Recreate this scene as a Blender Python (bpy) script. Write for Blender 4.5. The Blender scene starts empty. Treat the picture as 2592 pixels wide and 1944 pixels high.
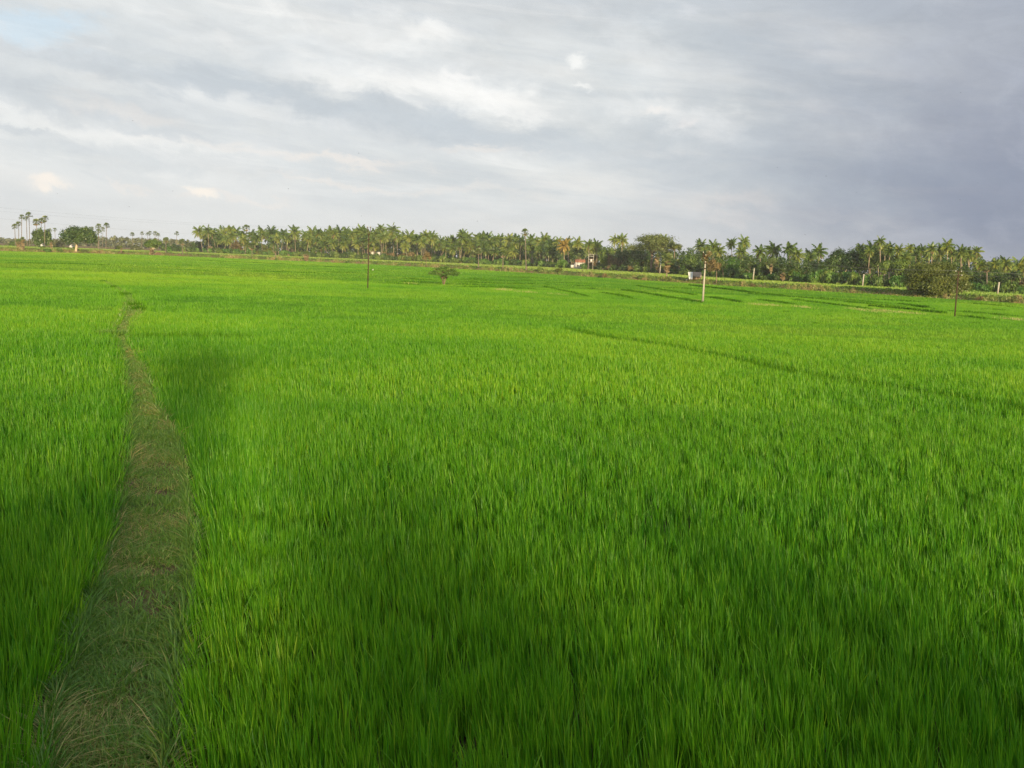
import bpy, math, random
import numpy as np
from mathutils import Vector, Matrix

S = bpy.context.scene
COL = S.collection
RNG = np.random.default_rng(7)
random.seed(7)

# ------------------------------------------------------------------ camera
F, CX, CY = 2660.0, 1296.0, 972.0                 # focal length and centre, in photo pixels
EYE = np.array([0.0, 0.0, 5.0])
ROLL = math.atan(0.037)
HOR0, HORS = 608.0, 0.037                          # horizon line in the photo
PITCH = math.atan((CY - (HOR0 + HORS * CX)) * math.cos(ROLL) / F)
f_ = np.array([0, math.cos(PITCH), -math.sin(PITCH)])
u0 = np.array([0, math.sin(PITCH), math.cos(PITCH)])
r0 = np.array([1.0, 0, 0])
r_ = math.cos(ROLL) * r0 + math.sin(ROLL) * u0
u_ = math.cos(ROLL) * u0 - math.sin(ROLL) * r0
cam = bpy.data.cameras.new("camera")
cam.sensor_fit = 'HORIZONTAL'; cam.sensor_width = 36.0
cam.lens = 36.0 * F / 2592.0
cam.clip_start = 0.1; cam.clip_end = 20000.0
co = bpy.data.objects.new("camera", cam); COL.objects.link(co)
M = Matrix(((r_[0], u_[0], -f_[0], EYE[0]), (r_[1], u_[1], -f_[1], EYE[1]), (r_[2], u_[2], -f_[2], EYE[2]), (0, 0, 0, 1)))
co.matrix_world = M
S.camera = co


def ray(px, py):
    return f_ + (px - CX) / F * r_ + (CY - py) / F * u_


def at(px, py, z=0.0):
    """ground point (height z) seen at a photo pixel"""
    d = ray(px, py)
    t = (z - EYE[2]) / d[2]
    return EYE + d * t


def hor(px):
    return HOR0 + HORS * px


def xfor(px, y, z):
    """x so that (x, y, z) lies in photo column px"""
    a = (px - CX) / F
    v0 = np.array([0, y, z]) - EYE
    return (a * v0.dot(f_) - v0.dot(r_)) / (r_[0] - a * f_[0])


def zfor(py, x, y):
    a = (CY - py) / F
    v0 = np.array([x, y, 0.0]) - EYE
    return (a * v0.dot(f_) - v0.dot(u_)) / (u_[2] - a * f_[2])


# ------------------------------------------------------------------ sun and sky
SUN_EL, SUN_AZ = math.radians(10.5), math.radians(14)   # low evening sun behind the viewer, a little to the right
sd = Vector((math.sin(SUN_AZ) * math.cos(SUN_EL), -math.cos(SUN_AZ) * math.cos(SUN_EL), math.sin(SUN_EL)))
sl = bpy.data.lights.new("sun", 'SUN'); sl.energy = 5.0; sl.angle = math.radians(1.4); sl.color = (1.0, 0.77, 0.44)
so = bpy.data.objects.new("sun", sl); COL.objects.link(so)
so.rotation_euler = sd.to_track_quat('Z', 'Y').to_euler()
so.location = (0, -30, 40)

S.view_settings.view_transform = 'Standard'
S.view_settings.look = 'None'
S.view_settings.gamma = 1.0
S.view_settings.exposure = 0.55
S.cycles.max_bounces = 6
S.cycles.diffuse_bounces = 4
S.cycles.transmission_bounces = 4
S.cycles.transparent_max_bounces = 8
S.cycles.sample_clamp_indirect = 4
S.cycles.use_denoising = True
S.cycles.denoiser = 'OPENIMAGEDENOISE'
S.cycles.denoising_prefilter = 'NONE'

W = bpy.data.worlds.new("World"); S.world = W; W.use_nodes = True
nt = W.node_tree; nt.nodes.clear()


class NB:
    """small node-expression builder"""
    def __init__(s, tree):
        s.t = tree

    def n(s, typ, **kw):
        nd = s.t.nodes.new(typ)
        for k, v in kw.items():
            setattr(nd, k, v)
        return nd

    def put(s, sock, v):
        if isinstance(v, bpy.types.NodeSocket):
            s.t.links.new(v, sock)
        elif v is not None:
            sock.default_value = v

    def m(s, op, a, b=None, c=None, clamp=False):
        nd = s.n('ShaderNodeMath', operation=op, use_clamp=clamp)
        s.put(nd.inputs[0], a); s.put(nd.inputs[1], b); s.put(nd.inputs[2], c)
        return nd.outputs[0]

    def sstep(s, v, a, b):
        nd = s.n('ShaderNodeMapRange', interpolation_type='SMOOTHSTEP')
        s.put(nd.inputs['Value'], v); nd.inputs['From Min'].default_value = a; nd.inputs['From Max'].default_value = b
        return nd.outputs[0]

    def mix(s, fac, a, b):
        nd = s.n('ShaderNodeMix', data_type='RGBA')
        s.put(nd.inputs[0], fac)
        for sock, v in ((nd.inputs[6], a), (nd.inputs[7], b)):
            s.put(sock, v if isinstance(v, bpy.types.NodeSocket) else (*v, 1.0))
        return nd.outputs[2]

    def noise(s, vec, scale, detail=4, rough=0.55, dist=0.0):
        nd = s.n('ShaderNodeTexNoise')
        s.put(nd.inputs['Vector'], vec)
        nd.inputs['Scale'].default_value = scale; nd.inputs['Detail'].default_value = detail
        nd.inputs['Roughness'].default_value = rough; nd.inputs['Distortion'].default_value = dist
        return nd.outputs[0]

    def xyz(s, x, y, z):
        nd = s.n('ShaderNodeCombineXYZ')
        s.put(nd.inputs[0], x); s.put(nd.inputs[1], y); s.put(nd.inputs[2], z)
        return nd.outputs[0]


b = NB(nt)
tc = b.n('ShaderNodeTexCoord')
sep = b.n('ShaderNodeSeparateXYZ'); nt.links.new(tc.outputs['Generated'], sep.inputs[0])
dx, dy, dz = sep.outputs
AZ = b.m('MULTIPLY', b.m('ARCTAN2', dx, dy), 180 / math.pi)      # degrees, 0 = straight ahead, + = right
EL = b.m('MULTIPLY', b.m('ARCSINE', dz), 180 / math.pi)


def azel(px, py):
    d = ray(px, py); d = d / np.linalg.norm(d)
    return math.degrees(math.atan2(d[0], d[1])), math.degrees(math.asin(d[2]))


SL = 0.085                                                        # cloud streaks sink a little to the right
ELs = b.m('ADD', EL, b.m('MULTIPLY', AZ, SL))
uv = b.xyz(b.m('MULTIPLY', AZ, 0.055), b.m('MULTIPLY', ELs, 0.26), 0.0)
uvp = b.xyz(b.m('MULTIPLY', AZ, 0.16), b.m('MULTIPLY', ELs, 0.26), 3.7)
n1 = b.noise(uv, 1.0, 7, 0.56, 0.5)
n2 = b.noise(b.xyz(b.m('MULTIPLY', AZ, 0.10), b.m('MULTIPLY', ELs, 0.55), 9.1), 1.0, 6, 0.6, 0.3)
n3 = b.noise(uvp, 1.7, 7, 0.62, 0.4)
nw = b.noise(b.xyz(b.m('MULTIPLY', AZ, 0.2), b.m('MULTIPLY', ELs, 0.35), 21.0), 1.2, 5, 0.6)
AZw = b.m('ADD', AZ, b.m('MULTIPLY', b.m('SUBTRACT', nw, 0.5), 9.0))
ELw = b.m('ADD', EL, b.m('MULTIPLY', b.m('SUBTRACT', n3, 0.5), 3.2))


nfine = b.noise(b.xyz(b.m('MULTIPLY', AZ, .30), b.m('MULTIPLY', ELs, .95), 14.3), 1.0, 8, .62, .4)


def blob(px, py, wpx, hpx, slope=0.0, warp=True, hard=.8, wz=None, soft=False):
    """soft cloud patch round a direction, widths given in photo pixels"""
    a0, e0 = azel(px, py)
    kx, ky = F * math.pi / 180 / wpx, F * math.pi / 180 / hpx
    A, E = (wz or (AZw, ELw)) if warp else (AZ, EL)
    ux = b.m('MULTIPLY', b.m('SUBTRACT', A, a0), kx)
    e1 = b.m('SUBTRACT', E, e0)
    if slope:
        e1 = b.m('ADD', e1, b.m('MULTIPLY', b.m('SUBTRACT', A, a0), slope))
    uy = b.m('MULTIPLY', e1, ky)
    r2 = b.m('ADD', b.m('MULTIPLY', ux, ux), b.m('MULTIPLY', uy, uy))
    g_ = b.m('EXPONENT', b.m('MULTIPLY', r2, -hard))
    if soft: return g_
    sh_ = b.sstep(b.m('ADD', g_, b.m('MULTIPLY', b.m('SUBTRACT', nfine, .5), b.m('MULTIPLY', b.sstep(g_, .08, .35), 1.5))), .12, .95)
    return b.m('ADD', b.m('MULTIPLY', g_, .45), b.m('MULTIPLY', sh_, .55))


AZs = b.m('ADD', AZ, b.m('MULTIPLY', b.m('SUBTRACT', n3, 0.5), 1.6))
ELz = b.m('ADD', EL, b.m('MULTIPLY', b.m('SUBTRACT', b.noise(b.xyz(AZ, EL, 0.0), 0.9, 4, 0.6), 0.5), 1.3))
small = (AZs, ELz)

K = 7.5                                                          # world strength is 0.1, exposure +0.6
c = lambda r, g, bl: (r * K, g * K, bl * K)
sky = b.n('ShaderNodeTexSky', sky_type='NISHITA', sun_disc=False)
sky.sun_elevation = SUN_EL; sky.sun_rotation = math.atan2(sd.x, sd.y)
sky.air_density = 1.0; sky.dust_density = 1.5
clear = b.mix(0.55, b.mix(0.35, sky.outputs[0], c(.55, .72, .92)), c(.66, .80, .93))
# cloud sheet: dull bluish undersides and paler gaps
grey, pale = c(.53, .578, .612), c(.72, .74, .735)
f1 = b.sstep(n1, .36, .66)
cloud = b.mix(f1, grey, pale)
cloud = b.mix(b.m('MULTIPLY', b.sstep(n2, .50, .72), .55), cloud, c(.80, .79, .76))
# hazy strip low down
lowf = b.sstep(EL, 4.2, 0.4)
cloud = b.mix(b.m('MULTIPLY', lowf, .8), cloud, c(.655, .665, .665))
cloud = b.mix(b.m('MULTIPLY', b.sstep(AZ, 8.0, -16.0), .45), cloud, c(.72, .745, .75))
# thin wind-drawn streaks
n4 = b.noise(b.xyz(b.m('MULTIPLY', AZ, .085), b.m('MULTIPLY', b.m('ADD', EL, b.m('MULTIPLY', AZ, .10)), .62), 47.0), 1.0, 8, .60, .9)
lm = b.m('MULTIPLY', b.sstep(AZ, 18.0, -6.0), b.sstep(EL, 1.0, 5.0))
cloud = b.mix(b.m('MULTIPLY', b.m('MULTIPLY', b.sstep(n4, .52, .70), .55), lm), cloud, c(.87, .87, .85))
cloud = b.mix(b.m('MULTIPLY', b.m('MULTIPLY', b.sstep(n4, .47, .36), .35), lm), cloud, c(.54, .585, .63))
# the bright opening left of centre and other pale openings
for (px, py, w, h, sl_, k) in ((1060, 205, 330, 50, .12, .85), (720, 285, 420, 40, .10, .55), (300, 330, 420, 34, .10, .45), (560, 245, 260, 26, .16, .25),
                               (1000, 90, 180, 36, .0, .45), (160, 130, 200, 22, .12, .55), (700, 60, 330, 60, .0, .15),
                               (1640, 120, 120, 60, .5, .25), (1700, 290, 150, 34, .2, .45), (1320, 265, 120, 30, .2, .4)):
    cloud = b.mix(b.m('MULTIPLY', blob(px, py, w, h, sl_), k), cloud, c(.94, .935, .91))
# long dull bars across the bright part
for (px, py, w, h, sl_, k) in ((440, 195, 430, 40, .11, .75), (950, 290, 560, 34, .09, .75), (1150, 350, 640, 34, .06, .55), (470, 345, 190, 18, .10, .5), (60, 250, 230, 36, .12, .55), (300, 395, 330, 22, .05, .3),
                               (30, 330, 90, 9, .08, .5), (760, 130, 560, 40, .05, .35)):
    cloud = b.mix(b.m('MULTIPLY', blob(px, py, w, h, sl_), k), cloud, c(.50, .552, .60))
# warm lit wisps low in the sky
for (px, py, w, h, sl_, k) in ((880, 408, 150, 9, .03, .55), (700, 395, 260, 12, .06, .35), (860, 466, 170, 8, .03, .45), (300, 278, 130, 14, .12, .4), (1240, 380, 130, 9, .04, .45), (1180, 490, 150, 10, .04, .3),
                               (1860, 505, 130, 18, .1, .42), (1840, 545, 90, 10, .1, .3), (2150, 555, 130, 14, .08, .25), (620, 505, 110, 10, .1, .4), (330, 475, 60, 7, .05, .4)):
    cloud = b.mix(b.m('MULTIPLY', blob(px, py, w, h, sl_), k), cloud, c(.82, .77, .72))
# storm cloud standing on the right
st = b.sstep(b.m('ADD', AZw, b.m('MULTIPLY', EL, -0.35)), 1.0, 26.0)
storm = b.mix(b.sstep(EL, 2.0, 15.0), c(.22, .258, .352), c(.28, .305, .388))
storm = b.mix(b.m('MULTIPLY', b.sstep(n3, .45, .75), .35), storm, c(.43, .46, .55))
cloud = b.mix(b.m('MULTIPLY', st, .93), cloud, storm)
topd = b.sstep(b.m('ADD', EL, b.m('MULTIPLY', AZw, .10)), 9.0, 15.5)
cloud = b.mix(b.m('MULTIPLY', topd, .45), cloud, c(.44, .482, .54))
# small bright puffs
for (px, py, w, h, sl_, k, col) in ((1462, 155, 22, 15, .2, .7, c(.93, .93, .9)), (1480, 220, 30, 7, .1, .6, c(.9, .9, .88)), (118, 458, 30, 15, .0, .75, c(.92, .84, .75)), (140, 472, 30, 7, .0, .5, c(.9, .83, .75)),
                                    (508, 486, 26, 9, .15, .8, c(.93, .86, .77)), (1080, 75, 70, 22, .0, .55, c(.93, .92, .89)), (1160, 195, 50, 10, .1, .6, c(.93, .92, .9)), (560, 100, 34, 14, .3, .4, c(.88, .88, .87)), (690, 15, 40, 16, .2, .5, c(.9, .9, .88)),
                                    (1750, 25, 30, 14, .0, .3, c(.75, .76, .79)), (1660, 280, 34, 8, .0, .5, c(.86, .82, .78)), (1740, 310, 24, 9, .0, .45, c(.84, .8, .78))):
    cloud = b.mix(b.m('MULTIPLY', blob(px, py, w, h, sl_, wz=small), k), cloud, col)
# blue opening top left
bl = blob(95, 60, 120, 42, .0, soft=True)
cloud = b.mix(b.m('MULTIPLY', b.sstep(b.m('ADD', bl, b.m('MULTIPLY', b.m('SUBTRACT', nfine, .5), .5)), .2, .85), .6), cloud, clear)
# fine grain of the cloud sheet
fine = b.m('ADD', 1.0, b.m('MULTIPLY', b.m('SUBTRACT', b.noise(b.xyz(b.m('MULTIPLY', AZ, .22), b.m('MULTIPLY', ELs, .62), 33.0), 1.0, 9, .68, .5), .5), b.m('ADD', .16, b.m('MULTIPLY', b.sstep(EL, 2.0, 12.0), .20))))
vs_ = b.n('ShaderNodeVectorMath', operation='SCALE'); b.put(vs_.inputs[0], cloud); b.put(vs_.inputs['Scale'], fine); cloud = vs_.outputs[0]
# the western half of the sky, behind the viewer: unseen cloud, made brighter to fill the shaded rice
west = b.sstep(dy, 0.15, -0.5)
wc = b.mix(f1, c(.56, .63, .69), c(.84, .90, .93))
cloud = b.mix(west, cloud, b.mix(b.sstep(n3, .58, .7), wc, clear))
bg = b.n('ShaderNodeBackground'); bg.inputs['Strength'].default_value = 0.1
nt.links.new(cloud, bg.inputs['Color'])
wo = b.n('ShaderNodeOutputWorld'); nt.links.new(bg.outputs[0], wo.inputs['Surface'])


# ------------------------------------------------------------------ helpers
def mesh_np(name, v, quads=None, tris=None, attrs=None, smooth=False):
    """mesh from numpy arrays; attrs: {name: per-vertex float}"""
    v = np.asarray(v, np.float32).reshape(-1, 3)
    q = np.zeros((0, 4), np.int32) if quads is None else np.asarray(quads, np.int32).reshape(-1, 4)
    t = np.zeros((0, 3), np.int32) if tris is None else np.asarray(tris, np.int32).reshape(-1, 3)
    me = bpy.data.meshes.new(name)
    me.vertices.add(len(v)); me.vertices.foreach_set('co', v.ravel())
    nl = q.size + t.size
    me.loops.add(nl); me.loops.foreach_set('vertex_index', np.concatenate([q.ravel(), t.ravel()]).astype(np.int32))
    me.polygons.add(len(q) + len(t))
    ls = np.concatenate([np.arange(len(q)) * 4, q.size + np.arange(len(t)) * 3]).astype(np.int32)
    me.polygons.foreach_set('loop_start', ls)
    if smooth:
        me.polygons.foreach_set('use_smooth', np.ones(len(ls), bool))
    for k, a in (attrs or {}).items():
        at_ = me.attributes.new(k, 'FLOAT', 'POINT')
        at_.data.foreach_set('value', np.asarray(a, np.float32))
    me.update(calc_edges=True)
    return me


class MB:
    """collects pieces into one mesh"""
    def __init__(s):
        s.v, s.q, s.t, s.a, s.n = [], [], [], [], 0

    def add(s, v, q=None, t=None, rnd=0.5):
        v = np.asarray(v, float).reshape(-1, 3)
        s.v.append(v)
        if q is not None and len(q): s.q.append(np.asarray(q).reshape(-1, 4) + s.n)
        if t is not None and len(t): s.t.append(np.asarray(t).reshape(-1, 3) + s.n)
        s.a.append(np.full(len(v), rnd) if np.isscalar(rnd) else np.asarray(rnd))
        s.n += len(v)
        return s

    def mesh(s, name, smooth=False):
        return mesh_np(name, np.concatenate(s.v), np.concatenate(s.q) if s.q else None, np.concatenate(s.t) if s.t else None,
                       {'rnd': np.concatenate(s.a)}, smooth)

    def tube(s, pts, rad, n=7, rnd=0.5, cap=True):
        pts = np.asarray(pts, float); k = len(pts)
        rad = np.full(k, rad) if np.isscalar(rad) else np.asarray(rad, float)
        tg = np.gradient(pts, axis=0); tg /= np.linalg.norm(tg, axis=1)[:, None] + 1e-9
        ref = np.array([0.31, 0.95, 0.02]) if abs(tg[:, 2]).mean() > .6 else np.array([0, 0.02, 1.0])
        e1 = np.cross(tg, ref); e1 /= np.linalg.norm(e1, axis=1)[:, None] + 1e-9
        e2 = np.cross(tg, e1)
        an = np.arange(n) * 2 * math.pi / n
        ring = np.cos(an)[None, :, None] * e1[:, None, :] + np.sin(an)[None, :, None] * e2[:, None, :]
        v = (pts[:, None, :] + ring * rad[:, None, None]).reshape(-1, 3)
        i, j = np.meshgrid(np.arange(k - 1), np.arange(n), indexing='ij')
        a = i * n + j; b2 = i * n + (j + 1) % n
        q = np.stack([a, b2, b2 + n, a + n], -1).reshape(-1, 4)
        t = []
        if cap:
            v = np.concatenate([v, pts[-1:], pts[:1]])
            for j in range(n):
                t.append(((k - 1) * n + j, (k - 1) * n + (j + 1) % n, k * n))
                t.append(((j + 1) % n, j, k * n + 1))
        return s.add(v, q, t, rnd)

    def box(s, c0, size, rnd=0.5, rot=None, taper=1.0):
        sx, sy, sz = [h / 2 for h in size]
        v = np.array([(x * (taper if z > 0 else 1), y * (taper if z > 0 else 1), z) for z in (-sz, sz) for x, y in ((-sx, -sy), (sx, -sy), (sx, sy), (-sx, sy))])
        if rot is not None:
            cs, sn = math.cos(rot), math.sin(rot)
            v = v @ np.array([[cs, sn, 0], [-sn, cs, 0], [0, 0, 1]])
        q = [(3, 2, 1, 0), (4, 5, 6, 7), (0, 1, 5, 4), (1, 2, 6, 5), (2, 3, 7, 6), (3, 0, 4, 7)]
        return s.add(v + np.asarray(c0, float), q, None, rnd)


def tag(o, label=None, cat=None, group=None, kind=None):
    for k, v in (('label', label), ('category', cat), ('group', group), ('kind', kind)):
        if v: o[k] = v
    return o


def obj(name, me, mat=None, parent=None, loc=None):
    o = bpy.data.objects.new(name, me); COL.objects.link(o)
    if mat and me and not me.materials: me.materials.append(mat)
    if parent: o.parent = parent
    if loc is not None: o.location = loc
    return o


def empty(name, loc, label, cat, group=None, rz=0.0):
    o = bpy.data.objects.new(name, None); COL.objects.link(o)
    o.location = loc; o.rotation_euler = (0, 0, rz); o.empty_display_size = 0.2
    return tag(o, label, cat, group)


def vnoise(x, y, scale, seed):
    """2-D value noise in 0..1"""
    g = np.random.default_rng(seed).random((257, 257))
    X, Y = x / scale + 300.3, y / scale + 300.7
    xi, yi = np.floor(X).astype(int), np.floor(Y).astype(int)
    fx, fy = X - xi, Y - yi
    fx, fy = fx * fx * (3 - 2 * fx), fy * fy * (3 - 2 * fy)
    xi, yi = xi % 256, yi % 256
    return (g[xi, yi] * (1 - fx) + g[xi + 1, yi] * fx) * (1 - fy) + (g[xi, yi + 1] * (1 - fx) + g[xi + 1, yi + 1] * fx) * fy


# ------------------------------------------------------------------ materials
def leafmat(name, cols, trans=0.35, rough=0.6, objvar=0.0, patch=None, gloss=0.04):
    """foliage: colour by the per-leaf value 'rnd', light shining through the blade, a faint sheen"""
    m = bpy.data.materials.new(name); m.use_nodes = True
    t = m.node_tree; t.nodes.clear(); e = NB(t)
    a = e.n('ShaderNodeAttribute', attribute_name='rnd')
    ramp = e.n('ShaderNodeValToRGB')
    fac = a.outputs['Fac']
    if objvar:
        oi = e.n('ShaderNodeObjectInfo')
        fac = e.m('ADD', fac, e.m('MULTIPLY', e.m('SUBTRACT', oi.outputs['Random'], .5), objvar), clamp=True)
    if patch:
        tcn = e.n('ShaderNodeTexCoord')
        pn = e.noise(tcn.outputs['Object'], patch[0], 3, .5)
        fac = e.m('ADD', fac, e.m('MULTIPLY', e.m('SUBTRACT', pn, .5), patch[1]), clamp=True)
    e.put(ramp.inputs[0], fac)
    el = ramp.color_ramp.elements
    for i, (p, cc) in enumerate(cols):
        x = el[i] if i < 2 else el.new(p)
        x.position = p; x.color = (*cc, 1)
    d = e.n('ShaderNodeBsdfDiffuse'); tr = e.n('ShaderNodeBsdfTranslucent'); gl = e.n('ShaderNodeBsdfGlossy')
    gl.inputs['Roughness'].default_value = .45
    t.links.new(ramp.outputs[0], d.inputs[0]); t.links.new(ramp.outputs[0], tr.inputs[0])
    mx = e.n('ShaderNodeMixShader'); mx.inputs[0].default_value = trans
    t.links.new(d.outputs[0], mx.inputs[1]); t.links.new(tr.outputs[0], mx.inputs[2])
    m2 = e.n('ShaderNodeMixShader'); m2.inputs[0].default_value = gloss
    t.links.new(mx.outputs[0], m2.inputs[1]); t.links.new(gl.outputs[0], m2.inputs[2])
    gl.inputs[0].default_value = (.8, .85, .8, 1)
    o = e.n('ShaderNodeOutputMaterial'); t.links.new(m2.outputs[0], o.inputs[0])
    return m


def solid(name, ca, cb, scale=3.0, rough=.85, metal=0.0, stretch=(1, 1, 1), bump=0.0):
    """rough surface whose colour wanders between two tones"""
    m = bpy.data.materials.new(name); m.use_nodes = True
    t = m.node_tree; e = NB(t); p = t.nodes['Principled BSDF']
    tcn = e.n('ShaderNodeTexCoord'); mp = e.n('ShaderNodeMapping'); mp.inputs['Scale'].default_value = stretch
    t.links.new(tcn.outputs['Object'], mp.inputs[0])
    nz = e.noise(mp.outputs[0], scale, 6, .6)
    t.links.new(e.mix(e.sstep(nz, .3, .7), ca, cb), p.inputs['Base Color'])
    p.inputs['Roughness'].default_value = rough; p.inputs['Metallic'].default_value = metal
    p.inputs['Specular IOR Level'].default_value = .2
    if bump:
        bp = e.n('ShaderNodeBump'); bp.inputs['Strength'].default_value = bump; bp.inputs['Distance'].default_value = .1
        t.links.new(nz, bp.inputs['Height']); t.links.new(bp.outputs[0], p.inputs['Normal'])
    return m


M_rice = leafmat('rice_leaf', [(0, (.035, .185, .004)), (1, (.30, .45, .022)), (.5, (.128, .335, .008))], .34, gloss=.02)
M_verge = leafmat('verge_grass', [(0, (.055, .16, .014)), (1, (.44, .36, .14)), (.45, (.14, .27, .035)), (.75, (.28, .29, .07))], .3)
M_bund = leafmat('bund_weed', [(0, (.04, .125, .006)), (1, (.085, .22, .010))], .25, gloss=.0)  # green of the tussock weeds; also paints the shade lines in the crop
M_straw = leafmat('dry_straw', [(0, (.24, .31, .06)), (1, (.46, .42, .17))], .3)
M_bank = leafmat('bank_grass', [(0, (.05, .11, .012)), (1, (.33, .22, .12)), (.4, (.15, .23, .03)), (.7, (.27, .26, .08))], .3)
M_terr = leafmat('terrace_rice', [(0, (.12, .27, .02)), (1, (.30, .42, .05))], .35)
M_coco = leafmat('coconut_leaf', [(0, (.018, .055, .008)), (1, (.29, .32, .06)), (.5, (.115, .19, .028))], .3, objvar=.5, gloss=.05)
M_cocoy = leafmat('coconut_leaf_yellow', [(0, (.22, .17, .03)), (1, (.48, .34, .08))], .3, objvar=.3)
M_dead = leafmat('dead_frond', [(0, (.13, .10, .045)), (1, (.33, .245, .13))], .25, objvar=.3)
M_palmy = leafmat('palmyra_leaf', [(0, (.04, .08, .015)), (1, (.22, .25, .07)), (.5, (.10, .15, .03))], .25, objvar=.35, gloss=.08)
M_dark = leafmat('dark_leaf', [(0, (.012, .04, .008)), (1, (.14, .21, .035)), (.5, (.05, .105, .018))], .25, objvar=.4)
M_mid = leafmat('mid_leaf', [(0, (.035, .085, .01)), (1, (.22, .30, .045)), (.5, (.10, .18, .024))], .3, objvar=.4)
M_olive = leafmat('olive_leaf', [(0, (.04, .07, .01)), (1, (.22, .245, .045)), (.5, (.115, .15, .022))], .3, objvar=.1)
M_rain = leafmat('rain_tree_leaf', [(0, (.05, .08, .02)), (1, (.27, .30, .09)), (.5, (.14, .185, .045))], .35)
M_umbr = leafmat('umbrella_leaf', [(0, (.04, .10, .01)), (1, (.24, .36, .06)), (.5, (.11, .21, .03))], .35)
M_bright = leafmat('bright_leaf', [(0, (.03, .11, .012)), (1, (.19, .31, .05)), (.5, (.08, .20, .02))], .35, objvar=.4)
M_brown = leafmat('brown_leaf', [(0, (.09, .07, .03)), (1, (.33, .23, .10)), (.5, (.19, .15, .055))], .25, objvar=.3)
M_far = leafmat('far_leaf', [(0, (.06, .085, .035)), (1, (.22, .23, .10)), (.5, (.13, .155, .06))], .3)  # haze of the distance is put into this pale leaf colour
M_ptrunk = solid('palm_bark', (.22, .18, .13), (.36, .30, .21), 2.0, stretch=(1, 1, 6))
M_bark = solid('tree_bark', (.14, .10, .07), (.27, .21, .14), 3.0)
M_pbark = solid('pale_bark', (.42, .33, .22), (.62, .50, .35), 2.0)
M_conc = solid('pole_concrete', (.33, .31, .26), (.44, .41, .34), 1.5)
M_steel = solid('rusty_steel', (.045, .03, .022), (.10, .06, .04), 5.0, .7, .3)
M_pale = solid('painted_steel', (.45, .46, .42), (.60, .60, .55), 4.0, .6)
M_white = solid('whitewash', (.52, .51, .47), (.66, .64, .60), 1.2)
M_tile = solid('clay_tile', (.27, .11, .065), (.36, .17, .10), 6.0, stretch=(4, 1, 1))
M_thatch = solid('old_thatch', (.20, .155, .12), (.34, .28, .22), 4.0, stretch=(5, 1, 1), bump=.6)
M_cloth = solid('white_sheet', (.66, .67, .70), (.82, .82, .84), 1.5)
M_wire = solid('aluminium_wire', (.20, .20, .20), (.30, .30, .30), 2.0, .5, .6)
M_bird = solid('bird_plumage', (.035, .03, .03), (.06, .05, .05), 9.0)
M_egret = solid('white_plumage', (.78, .77, .74), (.86, .85, .82), 9.0)

# ------------------------------------------------------------------ layout: the bank across the far end of the field
B_PX = np.array([-900, -300, 0, 400, 840, 1180, 1560, 1870, 2240, 2592, 2900, 3300], float)
B_PY = np.array([602, 622.5, 634, 645, 663, 680, 703, 722, 743, 765, 786, 816], float)
bp_ = np.array([at(px, py, 0.5) for px, py in zip(B_PX, B_PY)])
B_AZ = np.arctan2(bp_[:, 0], bp_[:, 1]); B_Y = bp_[:, 1]
T_Z = np.interp(B_PX, [0, 1000, 1560, 1900, 2592], [1.75, 1.7, 1.45, 1.3, 1.15])     # level of the land beyond
TL_PX = np.array([-400, 0, 508, 960, 1300, 1600, 1900, 2200, 2592, 3000], float)
TL_Y = np.array([620, 640, 720, 640, 590, 470, 335, 292, 256, 235], float)            # where the trees begin


def bank_y(az):
    return np.interp(az, B_AZ, B_Y)


def terr_z(az):
    return np.interp(az, B_AZ, T_Z)


def tl(px):
    return float(np.interp(px, TL_PX, TL_Y))


def tz(px):
    return float(np.interp(px, B_PX, T_Z))


# ground: one sheet out to the horizon
azs = np.radians(np.concatenate([np.arange(-180, -40, 5), np.arange(-40, 40, .5), np.arange(40, 180, 5)]))
rows = []
for a in azs:
    inside = abs(a) < math.radians(62)
    y0 = float(bank_y(a)); R = y0 / math.cos(a) if inside else 420.0
    zt = float(terr_z(a)) if inside else 0.0
    ring = [(0.5, -.02), (4, -.02), (12, -.02), (30, -.02), (80, -.02), (R * .6, -.02), (R - .6, -.02), (R + 3.2, zt * .62), (R + 7.5, zt), (R + 11, zt - .05), (R + 200, zt), (R + 800, zt), (9000, zt)]
    rows.append([(math.sin(a) * r, math.cos(a) * r, z) for r, z in ring])
rows = np.array(rows); na, nr = rows.shape[:2]
i, j = np.meshgrid(np.arange(na), np.arange(nr - 1), indexing='ij')
i2 = (i + 1) % na
q = np.stack([i * nr + j, i * nr + j + 1, i2 * nr + j + 1, i2 * nr + j], -1).reshape(-1, 4)
gv = np.concatenate([rows.reshape(-1, 3), [(0, 0, -.02)]])
gt = np.stack([np.arange(na) * nr, ((np.arange(na) + 1) % na) * nr, np.full(na, na * nr)], -1)
M_ground = bpy.data.materials.new('earth'); M_ground.use_nodes = True
e = NB(M_ground.node_tree); P = M_ground.node_tree.nodes['Principled BSDF']
g = e.n('ShaderNodeNewGeometry'); gs = e.n('ShaderNodeSeparateXYZ'); M_ground.node_tree.links.new(g.outputs['Position'], gs.inputs[0])
nz = e.noise(g.outputs['Position'], .35, 6, .6)
soil = e.mix(e.sstep(nz, .35, .65), (.022, .02, .010), (.05, .04, .022))
bankc = e.mix(e.sstep(e.noise(g.outputs['Position'], .09, 5, .6), .4, .6), (.12, .12, .04), (.26, .15, .085))
M_ground.node_tree.links.new(e.mix(e.sstep(gs.outputs[2], .05, .3), soil, bankc), P.inputs['Base Color'])
P.inputs['Roughness'].default_value = 1.0; P.inputs['Specular IOR Level'].default_value = .05
o = obj('ground', mesh_np('ground', gv, q, gt), M_ground); tag(o, kind='structure')

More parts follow.
